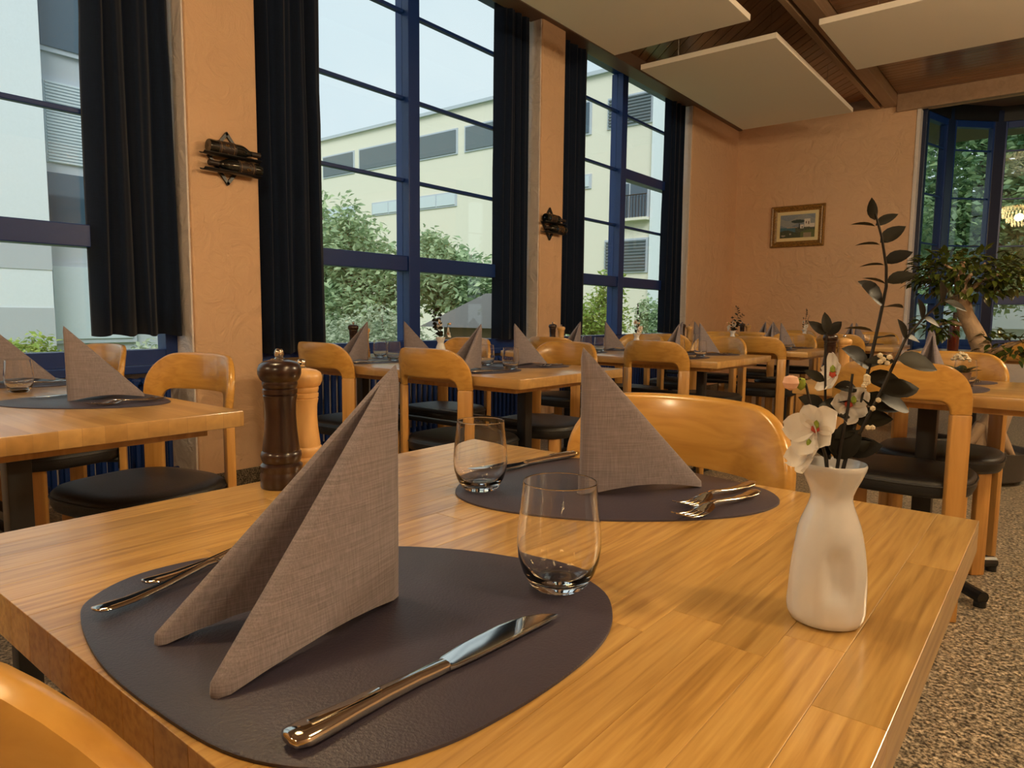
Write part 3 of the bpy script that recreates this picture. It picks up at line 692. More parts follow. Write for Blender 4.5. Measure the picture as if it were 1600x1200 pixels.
# front table, far place
place(pm, USED, (-0.49, 0.845, TZ), PI, 'plum placemat on the far side of the front table', 'plum placemats')
place(pn, USED, (-0.508, 0.790, z), PI-math.radians(19), 'folded grey napkin before the large chair back, left of the forks', 'folded grey napkins')
place(pg, USED, (-0.632, 0.722, z), 0, 'farther water glass of the front table, behind the napkin tip', 'stemless water glasses')
place(pk, USED, (-0.655, 1.005, z), PI+math.radians(-10), 'steel knife behind the farther glass of the front table', 'steel knives')
place(pf, USED, (-0.340, 0.992, z), PI+math.radians(-9), 'farther of the two steel forks right of the second napkin', 'steel forks')
place(pf, USED, (-0.318, 0.945, z), PI+math.radians(-9), 'nearer of the two steel forks, its tines over the table edge of the mat', 'steel forks')
# other tables
setting(-2.07, 0.735, -1, 'on the left table, aisle side', nap_turn=0.12, glass=False)
setting(-2.76, 0.735, -1, 'on the left table, window side, at the left edge', nap_turn=0.15, glass=False)
place(pg, USED, (-2.455, 0.69, TZ), 0, 'water glass on the left table between its two napkins', 'stemless water glasses')
for (nm, xa, xb, yn, yf) in (('of the middle window table', -2.06, -2.84, 2.29, 2.66), ('of the third window table', -1.86, -2.58, 3.90, 4.37), ('of the table below the painting', -1.80, -2.55, 5.43, 5.84), ('of the table by the end wall', -1.56, -2.35, 6.91, 7.33)):
    for x, sd in ((xa, 'aisle'), (xb, 'window')):
        setting(x, yn, 1, 'at the near %s place %s' % (sd, nm)); setting(x, yf, -1, 'at the far %s place %s' % (sd, nm), nap_turn=-0.1)
setting(-0.40, 2.93, 1, 'at the near place of the square table beyond the vase')
setting(-0.40, 3.22, -1, 'at the far place of the square table beyond the vase')


# ------------------------------------------------------------------ pepper and salt mills
def make_mill(name, mat, hh, cat):
    root = thing(name, name, cat); k = hh/0.19
    prof = [(0.001, 0), (0.0285, 0), (0.0295, 0.002), (0.0295, 0.020), (0.0285, 0.022), (0.0285, 0.024), (0.0295, 0.026), (0.0292, 0.032), (0.027, 0.0345), (0.0255, 0.036), (0.027, 0.039), (0.0285, 0.046), (0.0275, 0.051), (0.0255, 0.053), (0.0258, 0.055), (0.0245, 0.066), (0.0225, 0.085), (0.0215, 0.105), (0.022, 0.122), (0.0238, 0.132), (0.0222, 0.1335), (0.0238, 0.135), (0.0242, 0.141), (0.0222, 0.1425), (0.0235, 0.144), (0.0245, 0.149), (0.024, 0.152)]
    MB().lathe([(r, z*k) for r, z in prof]+[(0.001, 0.152*k)], 36).build('body', mat, root, smooth=38)
    cap = [(0.001, 0.152), (0.024, 0.152), (0.0275, 0.156), (0.0300, 0.163), (0.0298, 0.170), (0.0275, 0.176), (0.022, 0.180), (0.012, 0.1825), (0.007, 0.183), (0.001, 0.183)]
    MB().lathe([(r, z*k) for r, z in cap], 36).build('cap', mat, root, smooth=45)
    MB().lathe([(0.001, 0.182*k), (0.0062, 0.182*k), (0.0068, 0.184*k), (0.0050, 0.186*k), (0.0066, 0.190*k), (0.0062, 0.195*k), (0.004, 0.198*k), (0.001, 0.1985*k)], 16).build('knob', 'steel', root)
    return root
mp_, ms_ = make_mill('pepper_mill', 'darkwood', 0.19, 'pepper mill'), make_mill('salt_mill', 'lightwood', 0.172, 'salt mill')
for i, (x, y, where) in enumerate(((-0.866, 0.556, 'large on the front table'), (-3.15, 2.50, 'on the middle window table'), (-2.93, 4.14, 'on the third window table'), (-2.60, 5.62, 'on the table below the painting'), (-2.62, 7.1, 'on the table by the end wall'), (-0.765, 3.09, 'behind the dark leaves, on the square table'))):
    place(mp_, USED, (x, y, TZ), 0, 'dark wooden pepper mill '+where, 'dark pepper mills')
    dx, dy = (-0.030, 0.057) if i == 0 else (0.045, 0.045)
    place(ms_, USED, (x+dx, y+dy, TZ), 0.3, 'pale wooden salt mill beside the pepper mill '+where, 'pale salt mills')

# ------------------------------------------------------------------ vase with artificial flowers
def leaf_mesh(L=0.03, W=0.0085, fold=0.25, curl=0.15, n=6):
    vs = []; fs = []
    for i in range(n+1):
        t = i/n; w = W*math.sin(PI*t**0.85)**0.8 if 0 < t < 1 else 0.0; z = -curl*L*t*t
        vs += [(-w, L*t, z+fold*w), (0, L*t, z), (w, L*t, z+fold*w)]
    for i in range(n):
        a = 3*i; fs += [(a, a+1, a+4, a+3), (a+1, a+2, a+5, a+4)]
    return vs, fs
def mk_leafdata(name, mat, **k):
    vs, fs = leaf_mesh(**k); me = D.meshes.new(name); me.from_pydata(vs, [], fs); me.polygons.foreach_set('use_smooth', [True]*len(fs)); me.materials.append(M[mat]); return me
LEAF_S = mk_leafdata('leaf', 'darkleaf', L=0.018, W=0.0044); LEAF_M = mk_leafdata('leaf', 'darkleaf', L=0.0215, W=0.0062); LEAF_L = mk_leafdata('leaf', 'darkleaf', L=0.031, W=0.0100)
def put(me, parent, p, d, up=(0, 0, 1), name='leaf', s=1.0):
    o = D.objects.new(name, me); C.objects.link(o); o.parent = parent; o.location = p
    d = Vector(d).normalized(); u = Vector(up); x = d.cross(u)
    if x.length < 1e-3: x = Vector((1, 0, 0))
    x.normalize(); z = x.cross(d); o.rotation_euler = Matrix((x, d, z)).transposed().to_euler(); o.scale = (s, s, s); return o
PX = 0.000515
CR = Vector((0.777, 0.62, 0)); CU = Vector((0, 0, 1)); CD = Vector((-0.62, 0.777, 0))
def loc(px, py, dd=0.0):   # local to the vase base; sideways and height in steps of half a millimetre
    return CR*((px-1296)*PX)+CU*(0.131+(730-py)*PX)+CD*dd
def make_vase():
    c0 = math.atan2(-0.595, 0.14)
    def fn(r, z, a):
        if r < 0.02 and z > 0.09: return r
        d = 0
        for off, zz in ((0.30, 0.046), (0.30+2.1, 0.05), (0.30+4.2, 0.045)):
            da = (a-c0-off+PI) % (2*PI)-PI
            d += 0.0085*math.exp(-((da/0.36)**4+((z-zz)/0.019)**4))
        return r-d if z < 0.09 and r > 0.01 else r
    prof = [(0.001, 0), (0.024, 0), (0.0280, 0.002), (0.0300, 0.007)]+[(0.0305, 0.012+0.004*i) for i in range(5)]
    prof += [(0.0304, 0.034), (0.0302, 0.038), (0.0299, 0.042), (0.0296, 0.046), (0.0292, 0.050), (0.0287, 0.054), (0.0281, 0.058), (0.0274, 0.063), (0.0264, 0.068), (0.0250, 0.075), (0.0228, 0.083), (0.0198, 0.091), (0.0172, 0.098), (0.0160, 0.103), (0.0163, 0.107), (0.0185, 0.113), (0.0220, 0.121), (0.0247, 0.128), (0.0254, 0.1315), (0.0247, 0.1328), (0.0236, 0.131), (0.0205, 0.122), (0.0165, 0.112), (0.0140, 0.104), (0.0140, 0.09), (0.001, 0.09)]
    o = MB().lathe(prof, 72, fn=fn).build('vase', 'ceramic', smooth=60); return tag(o, 'vase', 'vase', 'white dented vases')
def make_sprig():
    root = thing('leaf_sprig', 'sprig', 'sprig', group='dark leafy sprigs')
    rg = random.Random(8)
    main = [loc(1300, 800, 0), loc(1318, 705, .0), loc(1336, 640, .004), loc(1350, 570, .006), loc(1361, 500, .006), loc(1366, 450, .004), loc(1362, 420, .002), loc(1350, 375, 0), loc(1342, 352, 0), loc(1338, 340, 0)]
    MB().tube(main, [0.0016, 0.0016, 0.0015, 0.0014, 0.0013, 0.0012, 0.0011, 0.001, 0.0009, 0.0007], 7).build('stem', 'stem', root)
    put(LEAF_S, root, loc(1338, 350), CU*1.0-CR*0.3, CD)
    for px, py, ang, sz, sd in ((1343, 357, 35, 0, 1), (1343, 358, 165, 0, -1), (1352, 383, 42, 1, 1), (1352, 386, 172, 0, -1), (1361, 414, 30, 1, 1), (1361, 417, 175, 0, -1), (1366, 444, 25, 1, 1), (1365, 446, 155, 0, -1), (1362, 478, 138, 2, 1), (1362, 482, 8, 1, -1), (1353, 532, 15, 1, -1), (1350, 520, 165, 1, -1), (1347, 575, 145, 2, 1), (1346, 578, 20, 1, -1), (1336, 630, 190, 2, -1), (1338, 625, -12, 2, 1), (1330, 668, 205, 1, 1), (1326, 690, -20, 2, -1), (1324, 660, 10, 2, 1), (1330, 610, 170, 1, 1), (1342, 592, -8, 2, 1), (1320, 700, 150, 1, -1), (1306, 716, 120, 2, 1), (1300, 722, 60, 2, 1), (1296, 720, 150, 1, 1), (1312, 712, 20, 2, 1), (1304, 724, 95, 2, -1), (1318, 716, 40, 1, 1), (1290, 722, 110, 1, 1), (1322, 650, 160, 2, 1)):
        a = math.radians(ang); d = CR*math.cos(a)+CU*math.sin(a)+CD*(-0.35*sd)
        put((LEAF_S, LEAF_M, LEAF_L)[sz], root, loc(px, py, 0.004), d, (-CD*0.8+CU*0.7) if sd > 0 else (CU+CD*0.15))
    # side branch to the right
    side = [loc(1330, 680, -.004), loc(1350, 620, -.01), loc(1372, 560, -.012), loc(1384, 530, -.012), loc(1407, 500, -.012), loc(1436, 474, -.01), loc(1462, 462, -.01)]
    MB().tube(side, [0.0014, 0.0014, 0.0013, 0.0012, 0.001, 0.0009, 0.0006], 6).build('stem', 'stem', root)
    for px, py, ang, sz in ((1384, 530, 115, 0), (1386, 528, -5, 0), (1408, 500, 110, 0), (1410, 499, -15, 0), (1436, 474, 105, 0), (1440, 472, -20, 0), (1370, 565, 175, 1), (1372, 560, -10, 2), (1350, 622, -14, 2), (1352, 612, 12, 2)):
        a = math.radians(ang); put((LEAF_S, LEAF_M, LEAF_L)[sz], root, loc(px, py, -.012), CR*math.cos(a)+CU*math.sin(a)+CD*rg.uniform(-.5, .5), -CD*0.7+CU*0.7)
    # short upright twig to the left
    MB().tube([loc(1292, 760, .004), loc(1287, 650, .01), loc(1284, 560, .012), loc(1284, 522, .012)], [0.0014, 0.0012, 0.001, 0.0008], 6).build('stem', 'stem', root)
    for px, py, ang, sz in ((1284, 524, 92, 0), (1284, 526, 140, 0), (1284, 526, 40, 0), (1285, 600, 150, 0), (1287, 640, 160, 1), (1290, 690, 140, 1), (1292, 700, 30, 1)):
        a = math.radians(ang); put((LEAF_S, LEAF_M, LEAF_L)[sz], root, loc(px, py, .012), CR*math.cos(a)+CU*math.sin(a)+CD*0.1, -CD+CU*0.3)
    bd = MB()
    for k in range(16):
        px, py = rg.choice([(1325, 596), (1345, 630), (1332, 660), (1352, 560)]); q = loc(px+rg.uniform(-9, 9), py+rg.uniform(-9, 9), -0.014)
        bd.lathe([(0.0003, -0.0022), (0.002, -0.001), (0.002, 0.001), (0.0003, 0.0022)], 8, q)
    tag(bd.build('berries', 'cream', root), 'cream coloured berry clusters')
    return root
def petal_data(L, W, cup=0.35, n=7):
    vs = []; fs = []; mcols = 5
    for i in range(n+1):
        t = i/n; w = W*(math.sin(PI*min(1, t*0.93+0.04))**0.6)
        for j in range(mcols):
            s = (j/(mcols-1))*2-1; vs.append((w*s, L*t, cup*W*s*s+0.25*L*t*t*0.6-0.05*L))
    for i in range(n):
        for j in range(mcols-1): a = i*mcols+j; fs.append((a, a+1, a+mcols+1, a+mcols))
    me = D.meshes.new('petal'); me.from_pydata(vs, [], fs); me.polygons.foreach_set('use_smooth', [True]*len(fs)); me.materials.append(M['petal']); return me
PET = petal_data(0.023, 0.0118); PETS = petal_data(0.019, 0.0095)
def make_orchid():
    root = thing('orchid_twig', 'orchid', 'flower', group='white orchid twigs')
    MB().tube([loc(1290, 790, -.006), loc(1272, 712, -.012), loc(1256, 672, -.015), loc(1243, 640, -.016), loc(1232, 600, -.016), loc(1222, 592, -.016)], [0.0016, 0.0015, 0.0013, 0.0012, 0.001, 0.0008], 7).build('stem', 'stem', root)
    MB().tube([loc(1298, 780, 0), loc(1300, 700, -.006), loc(1306, 640, -.008), loc(1312, 585, -.006)], [0.0015, 0.0014, 0.0012, 0.001], 7).build('stem', 'stem', root)
    MB().lathe([(0.0005, -0.006), (0.0045, -0.004), (0.0062, 0.0), (0.005, 0.0045), (0.001, 0.006)], 16, loc(1208, 598, -.017)).build('bud', 'bud', root)
    MB().lathe([(0.0005, -0.005), (0.003, -0.003), (0.004, 0.0), (0.003, 0.004), (0.0005, 0.005)], 12, loc(1226, 600, -.014)).build('bud', 'lime', root)
    for (px, py, dd, face, rot, sc, n) in ((1247, 668, -.022, (-0.25, -0.95), 0.5, 1.0, 5), (1243, 698, -.020, (-0.7, -0.7), 1.3, 0.95, 5), (1300, 590, .010, (-0.6, -0.5), 0.1, 0.75, 5), (1316, 636, .004, (0.6, -0.6), 0.7, 0.75, 5)):
        c = loc(px, py, dd); nrm = Vector((face[0], face[1], 0.25)).normalized(); e1 = nrm.orthogonal().normalized(); e2 = nrm.cross(e1)
        for k in range(n):
            a = rot+2*PI*k/n; d = e1*math.cos(a)+e2*math.sin(a)
            put(PET if k % 2 == 0 else PETS, root, c+d*0.0015, d+nrm*0.25, nrm, 'petal', sc)
        MB().lathe([(0.0003, -0.003), (0.0032, -0.001), (0.003, 0.002), (0.0003, 0.004)], 10, c+nrm*0.002).build('throat', 'red', root)
        MB().lathe([(0.0003, -0.003), (0.0022, -0.001), (0.002, 0.002), (0.0003, 0.004)], 10, c+nrm*0.005+Vector((0.002, 0, 0.003))).build('column', 'lime', root)
    return root
pv, psg, por = make_vase(), make_sprig(), make_orchid()
for i, (x, y, rz, where) in enumerate(((-0.140, 0.597, 0, 'on the front table at right'), (-2.44, 2.48, 2.6, 'on the middle window table'), (-2.24, 4.14, 1.3, 'on the third window table'), (-2.16, 5.64, -0.3, 'on the table below the painting'), (-2.0, 7.1, 0.8, 'on the table by the end wall'))):
    place(pv, USED, (x, y, TZ), rz if i else 0, 'white vase '+where, 'white dented vases')
    place(psg, USED, (x, y, TZ), rz, 'dark leafy sprig in the vase '+where, 'dark leafy sprigs')
    place(por, USED, (x, y, TZ), rz, 'white orchid blossoms in the vase '+where, 'white orchid twigs')
# small flowering pot on the square table, bottle on the table behind
kp = thing('flower_pot', 'small pot of pale yellow flowers beside the napkins of the square table', 'potted plant', (-0.30, 3.10, TZ))
MB().lathe([(0.001, 0), (0.03, 0), (0.038, 0.05), (0.035, 0.05), (0.001, 0.045)], 24).build('pot', 'terracotta', kp)
rg = random.Random(2); b = MB()
for k in range(60):
    a = rg.uniform(0, 2*PI); r = 0.03*math.sqrt(rg.random()); b.lathe([(0.0005, -0.005), (0.006, 0), (0.0005, 0.006)], 6, (r*math.cos(a), r*math.sin(a), 0.095+0.025*(1-(r/0.03)**2)+rg.uniform(-.004, .004)))
tag(b.build('blossom', 'cream', kp), kind='stuff')
KL = mk_leafdata('leaf', 'leaf_ficus', L=0.06, W=0.018)
for k in range(12):
    a = k*2*PI/12; put(KL, kp, (0.012*math.cos(a), 0.012*math.sin(a), 0.045), (math.cos(a), math.sin(a), 0.45+0.3*(k % 2)))

# ------------------------------------------------------------------ wine bottles and racks
BOT = [(0.001, 0.004), (0.02, 0.0), (0.034, 0.0), (0.0372, 0.004), (0.0375, 0.02), (0.0375, 0.175), (0.036, 0.19), (0.031, 0.205), (0.022, 0.222), (0.0155, 0.236), (0.0142, 0.25), (0.0138, 0.285), (0.0152, 0.288), (0.0152, 0.297), (0.013, 0.300), (0.001, 0.300)]
def make_bottle(name, label, mat='bottle', lab='labeldark'):
    root = thing(name, label, 'bottle')
    MB().lathe(BOT, 32).build('bottle_body', mat, root, smooth=40)
    MB().lathe([(0.0379, 0.045), (0.0381, 0.05), (0.0381, 0.14), (0.0379, 0.145)], 32).build('paper_label', lab, root)
    MB().lathe([(0.0146, 0.245), (0.0143, 0.286), (0.0157, 0.287), (0.0157, 0.298), (0.012, 0.3012), (0.001, 0.3012)], 24).build('foil', 'labeldark', root)
    return root
wb = make_bottle('wine_bottle', 'dark red bottle standing behind the napkins, before the bay window', 'wine', 'wine'); wb.location = (-0.66, 6.2, TZ)
def print_marks(root, seed):
    """gold ornament and lettering strokes standing on the label"""
    rg = random.Random(seed); b = MB()
    for k in range(26):
        a = rg.uniform(0, 2*PI); zz = rg.uniform(0.055, 0.135); L = rg.uniform(0.004, 0.016)
        pts = [(0.0386*math.cos(a+t*0.12), 0.0386*math.sin(a+t*0.12), zz+L*t) for t in (0, 0.5, 1)]
        b.tube(pts, 0.0008, 5)
    for zz in (0.058, 0.130): b.tube([(0.0386*math.cos(t*PI/12), 0.0386*math.sin(t*PI/12), zz) for t in range(25)], 0.0009, 5)
    b.build('gold_print', 'label', root)
    MB().tube([Vector((0.0388*math.cos(-0.3+0.12*math.cos(t)), 0.0388*math.sin(-0.3+0.12*math.cos(t)), 0.09+0.009*math.sin(t))) for t in [2*PI*i/16 for i in range(17)]], 0.0022, 6).build('seal', 'brass', root)
def wine_rack(y, z, label):
    """diamond of flat black bar with two sheet cradles"""
    root = thing('wine_rack', label, 'wine rack', (WX, y, z), 0, 'black metal wine racks')
    r = 0.132; pts = [(0, r), (r*0.78, 0), (0, -r), (-r*0.78, 0)]; b = MB()
    for x in (0.010,):
        for i in range(4):
            p, q = pts[i], pts[(i+1) % 4]; v = Vector((q[0]-p[0], q[1]-p[1])); a = math.atan2(v.y, v.x)
            b.box((x, (p[0]+q[0])/2, (p[1]+q[1])/2), (0.014, v.length+0.014, 0.016), rx=a)
    for p in (pts[1], pts[3]): b.box((0.03, p[0]*0.98, p[1]), (0.05, 0.012, 0.012))
    b.build('diamond_frame', 'blackmetal', root, smooth=0)
    for zz, s in ((0.012, 1), (-0.072, -1)):
        c = MB(); vs = []; fs = []
        for j, yy in enumerate((-0.165, 0.165)):
            for i in range(9):
                a = PI+PI*(0.27+0.46*i/8); vs.append((0.056+0.046*math.cos(a), yy, zz+0.03+0.046*math.sin(a)))
        for i in range(8): fs.append((i, i+1, 10+i, 9+i))
        o = c.add(vs, fs).build('cradle', 'blackmetal', root); md = o.modifiers.new('t', 'SOLIDIFY'); md.thickness = 0.003
    return root
for (y, z, n) in ((2.045, 1.827, 'nearer'), (5.07, 1.80, 'farther')):
    wine_rack(y, z, 'black metal wine rack on the %s orange pillar' % n)
    for zz, s, pos in ((0.040, 1, 'upper'), (-0.044, -1, 'lower')):
        bt = make_bottle('wine_bottle', '%s dark wine bottle lying in the %s wall rack' % (pos, n)); bt['group'] = 'bottles in the wall racks'
        print_marks(bt, int(y*10)+s)
        bt.location = (WX+0.056, y-s*0.15+0.02, z+zz); bt.rotation_euler = (-s*PI/2, 0, 0)

# ------------------------------------------------------------------ framed painting on the end wall
pc = thing('painting', 'gilt framed seaside painting on the end wall', 'painting', (-2.815, EY, 2.18))
W2, H2 = 0.335, 0.265
def frame_side(a, b, inner_a, inner_b, n=None):
    prof = [(0, 0.0), (0.0, 0.03), (0.18, 0.045), (0.36, 0.035), (0.55, 0.042), (0.72, 0.026), (1.0, 0.018), (1.0, 0.0)]
    rings = []
    for p, q in ((a, inner_a), (b, inner_b)):
        rings.append([(p[0]+(q[0]-p[0])*t, -d, p[1]+(q[1]-p[1])*t) for t, d in prof])
    MB().loft(rings).build('moulding', 'gold', pc, smooth=0)
t_ = 0.075
oc = [(-W2, -H2), (W2, -H2), (W2, H2), (-W2, H2)]; ic = [(-W2+t_, -H2+t_), (W2-t_, -H2+t_), (W2-t_, H2-t_), (-W2+t_, H2-t_)]
for i in range(4): frame_side(oc[i], oc[(i+1) % 4], ic[i], ic[(i+1) % 4])
l_ = 0.042
MB().span((-W2+t_-0.004, -0.016, -H2+t_-0.004), (W2-t_+0.004, -0.004, H2-t_+0.004)).build('liner', 'liner', pc, smooth=0)
nx, ny = 72, 54; aw, ah = W2-t_-l_, H2-t_-l_; vs = []; fs = []; cols = []
rg = random.Random(12)
def paint(u, v):
    n = rg.uniform(-0.03, 0.03)
    c = (0.14+0.10*v+n, 0.19+0.10*v+n, 0.24+0.10*v+n)
    if (v-0.72+0.12*math.sin(u*7))**2 < 0.02: c = (0.30+n, 0.32+n, 0.32+n)
    if v < 0.45: c = (0.06+n, 0.15+n, 0.20+n) if u < 0.45 else (0.08+n, 0.09+n, 0.05+n)
    if 0.42 < v < 0.47 and 0.2 < u < 0.5: c = (0.38, 0.30, 0.24)
    if ((u-0.52)/0.2)**2+((v-0.70)/0.075)**2 < 1: c = (0.03+n*.4, 0.05+n*.4, 0.04)
    if abs(u-0.55-0.04*(0.6-v)) < 0.012 and 0.35 < v < 0.68: c = (0.05, 0.04, 0.03)
    if v < 0.28+0.06*math.sin(u*9): c = (0.06+n, 0.07+n, 0.03) if u < 0.6 else (0.12+n, 0.14+n, 0.04)
    if v < 0.2 and (0.68 < u < 0.9): c = (0.32+n, 0.24+n, 0.15)
    if (0.70 < u < 0.86 and 0.45 < v < 0.80) or (0.58 < u < 0.68 and 0.38 < v < 0.56) or (0.86 < u < 0.98 and 0.42 < v < 0.6): c = (0.72+n, 0.66+n, 0.58+n)
    if (0.74 < u < 0.77 and 0.6 < v < 0.68) or (0.80 < u < 0.83 and 0.55 < v < 0.68) or (0.62 < u < 0.65 and 0.4 < v < 0.48): c = (0.10, 0.05, 0.04)
    if (u-0.3)**2*2+(v-0.17)**2 < 0.0016 or (u-0.1)**2+(v-0.1)**2*3 < 0.004: c = (0.34, 0.30, 0.24)
    return tuple(max(0.01, x) for x in c)
for j in range(ny+1):
    for i in range(nx+1): vs.append((-aw+2*aw*i/nx, -0.018, -ah+2*ah*j/ny))
for j in range(ny):
    for i in range(nx): a = j*(nx+1)+i; fs.append((a, a+1, a+nx+2, a+nx+1)); cols += [(*paint((i+.5)/nx, (j+.5)/ny), 1)]*4
cv = MB().add(vs, fs).build('canvas', attrmat('oil_paint', 'paint'), pc, smooth=0)
ca = cv.data.color_attributes.new('paint', 'FLOAT_COLOR', 'CORNER'); ca.data.foreach_set('color', [x for c in cols for x in c])

# ------------------------------------------------------------------ potted ficus
fx, fy = -0.385, 5.20
fi = thing('potted_tree', 'potted bonsai-like ficus tree before the bay window', 'potted plant', (fx, fy, 0))
MB().lathe([(0.001, 0), (0.20, 0), (0.26, 0.03), (0.28, 0.17), (0.29, 0.20), (0.265, 0.20), (0.25, 0.17), (0.001, 0.165)], 36).build('pot', 'pot', fi)
MB().lathe([(0.001, 0.175), (0.252, 0.168)], 30).build('soil', 'bark', fi)
tk = MB().tube([(0.03, 0, 0.16), (0.06, 0.02, 0.30), (0.10, 0, 0.42), (0.05, 0.01, 0.58), (0.01, 0, 0.76), (-0.05, 0.01, 0.90), (-0.11, 0, 1.02), (-0.14, 0, 1.14), (-0.16, 0, 1.26), (-0.15, 0, 1.36)], [0.10, 0.085, 0.075, 0.065, 0.058, 0.052, 0.046, 0.04, 0.03, 0.014], 12)
for k in range(5):
    a = k*1.3; tk.tube([(0.05+0.04*math.cos(a), 0.04*math.sin(a), 0.34), (0.04+0.11*math.cos(a), 0.11*math.sin(a), 0.22), (0.03+0.16*math.cos(a), 0.16*math.sin(a), 0.165)], [0.04, 0.03, 0.012], 8)
for br in (((-0.12, 0, 1.08), (-0.22, 0.02, 1.18), (-0.34, 0, 1.28)), ((-0.14, 0, 1.15), (-0.03, 0.03, 1.25), (0.10, 0, 1.30)), ((-0.15, 0, 1.2), (-0.18, -0.1, 1.3), (-0.22, -0.2, 1.33)), ((-0.08, 0, 0.96), (-0.2, -0.02, 0.98), (-0.30, 0, 0.95)), ((0.0, 0, 0.78), (0.12, 0, 0.84), (0.24, 0, 0.90)), ((-0.15, 0, 1.2), (-0.1, 0.12, 1.3), (-0.05, 0.22, 1.36))):
    tk.tube(br, [0.018, 0.012, 0.006], 7)
tk.build('trunk', 'ficusbark', fi, smooth=70)
rg = random.Random(21); FL = mk_leafdata('leaf', 'leaf_ficus', L=0.062, W=0.016, curl=0.25)
clus = [((-0.14, 0, 1.285), (0.33, 0.27, 0.165), 560), ((-0.33, 0, 1.29), (0.12, 0.12, 0.10), 90), ((0.10, 0, 1.27), (0.15, 0.15, 0.11), 120), ((-0.27, 0, 0.965), (0.13, 0.12, 0.085), 80), ((0.13, -0.02, 0.84), (0.19, 0.14, 0.11), 150), ((0.27, -0.02, 0.97), (0.06, 0.08, 0.07), 30)]
lv, lf = leaf_mesh(L=0.062, W=0.016, curl=0.25); rest = MB(); cnt = 0; allp = []
for c, r, n in clus:
    for k in range(n):
        while True:
            p = Vector((rg.uniform(-1, 1), rg.uniform(-1, 1), rg.uniform(-1, 1)))
            if 0.25 < p.length < 1: break
        allp.append((Vector(c)+Vector((p.x*r[0], p.y*r[1], p.z*r[2])), Vector((p.x, p.y, p.z*0.5+rg.uniform(-.5, .3)))+Vector((rg.uniform(-.4, .4), rg.uniform(-.4, .4), 0))))
allp.sort(key=lambda q: q[0].y)
for i, (p, d) in enumerate(allp):
    if i < 300: put(FL, fi, p, d, (rg.uniform(-.3, .3), rg.uniform(-.3, .3), 1), s=rg.uniform(0.75, 1.15))
    else:
        d = d.normalized(); x = d.cross(Vector((rg.uniform(-.3, .3), rg.uniform(-.3, .3), 1))).normalized(); zx = x.cross(d); R = Matrix((x, d, zx)).transposed(); s = rg.uniform(0.75, 1.15)
        rest.add([p+R @ (Vector(v)*s) for v in lv], lf)
tag(rest.build('foliage', 'leaf_ficus', fi, smooth=70), kind='stuff')

# ------------------------------------------------------------------ outdoors
struct(MB().span((-70, -25, -0.6), (-4.0, 60, -0.45)).span((-4.0, 12.6, -0.6), (40, 60, -0.45)).build('ground', 'grass', smooth=0))
# long cream building, facade at Y = 24
bd = thing('building', 'long cream flat-roofed building beyond the garden', 'building', (-24, 24, -0.45))
def bsp(nm, mat, x0, x1, z0, z1, y0=-0.02, y1=0.3, par=bd, bev=0):
    return MB().span((x0+24, y0, z0+0.45), (x1+24, y1, z1+0.45), bev=bev).build(nm, mat, par, smooth=0)
def bwin(x0, x1, z0, z1, mat='shutter', n=1, slats=0):
    f = bsp('window_frame', 'alu', x0-0.06, x1+0.06, z0-0.06, z1+0.06, -0.05, 0.02)
    for i in range(n):
        a = x0+(x1-x0)*i/n; b = x0+(x1-x0)*(i+1)/n
        o = bsp('pane', mat, a+0.04, b-0.04, z0+0.02, z1-0.02, -0.09, -0.03, f); 
    for i in range(slats):
        zz = z0+(z1-z0)*(i+0.5)/slats; bsp('slat', 'shutter', x0+0.02, x1-0.02, zz-0.025, zz+0.03, -0.13, -0.09, f)
bsp('facade', 'render', -60, -12.0, -0.45, 10.35, 0.0, 9)
bsp('roof_edge', 'alu', -60.2, -11.9, 10.35, 10.5, -0.15, 9.1)
bsp('corner_strip', 'white_render', -12.52, -11.9, -0.45, 10.35, -0.12, 9)
for a, b in ((-38, -33.2), (-32.6, -30.0), (-29.5, -22.55), (-22.0, -16.6)): bwin(a, b, 8.4, 9.45, 'shutter')
for a in (-35.5, -32.5, -28.5, -25.1): bwin(a, a+2.5, 6.05, 6.6, 'blind', 2)
bwin(-15.9, -15.3, 8.2, 9.4, 'darkglass'); bwin(-14.45, -12.6, 8.25, 9.3, 'shutter', 1, 9)
bwin(-15.7, -15.25, 6.1, 6.55, 'blind'); bwin(-14.45, -12.65, 2.7, 3.9, 'shutter', 1, 10); bwin(-14.2, -12.65, 4.75, 6.05, 'darkglass', 2)
bwin(-17.5, -16.4, 2.7, 3.9, 'shutter', 1, 10); bwin(-17.9, -16.6, 5.2, 6.2, 'darkglass')
bal = bsp('balcony_slab', 'render', -13.85, -12.55, 4.60, 4.70, -0.35, 0.0)
for i in range(10): MB().tube([(-13.8+24+i*0.13, -0.3, 4.70+0.45), (-13.8+24+i*0.13, -0.3, 5.55+0.45)], 0.014, 5).build('baluster', 'blackmetal', bal)
MB().tube([(-13.83+24, -0.3, 6.0), (-12.58+24, -0.3, 6.0)], 0.022, 6).build('handrail', 'blackmetal', bal)
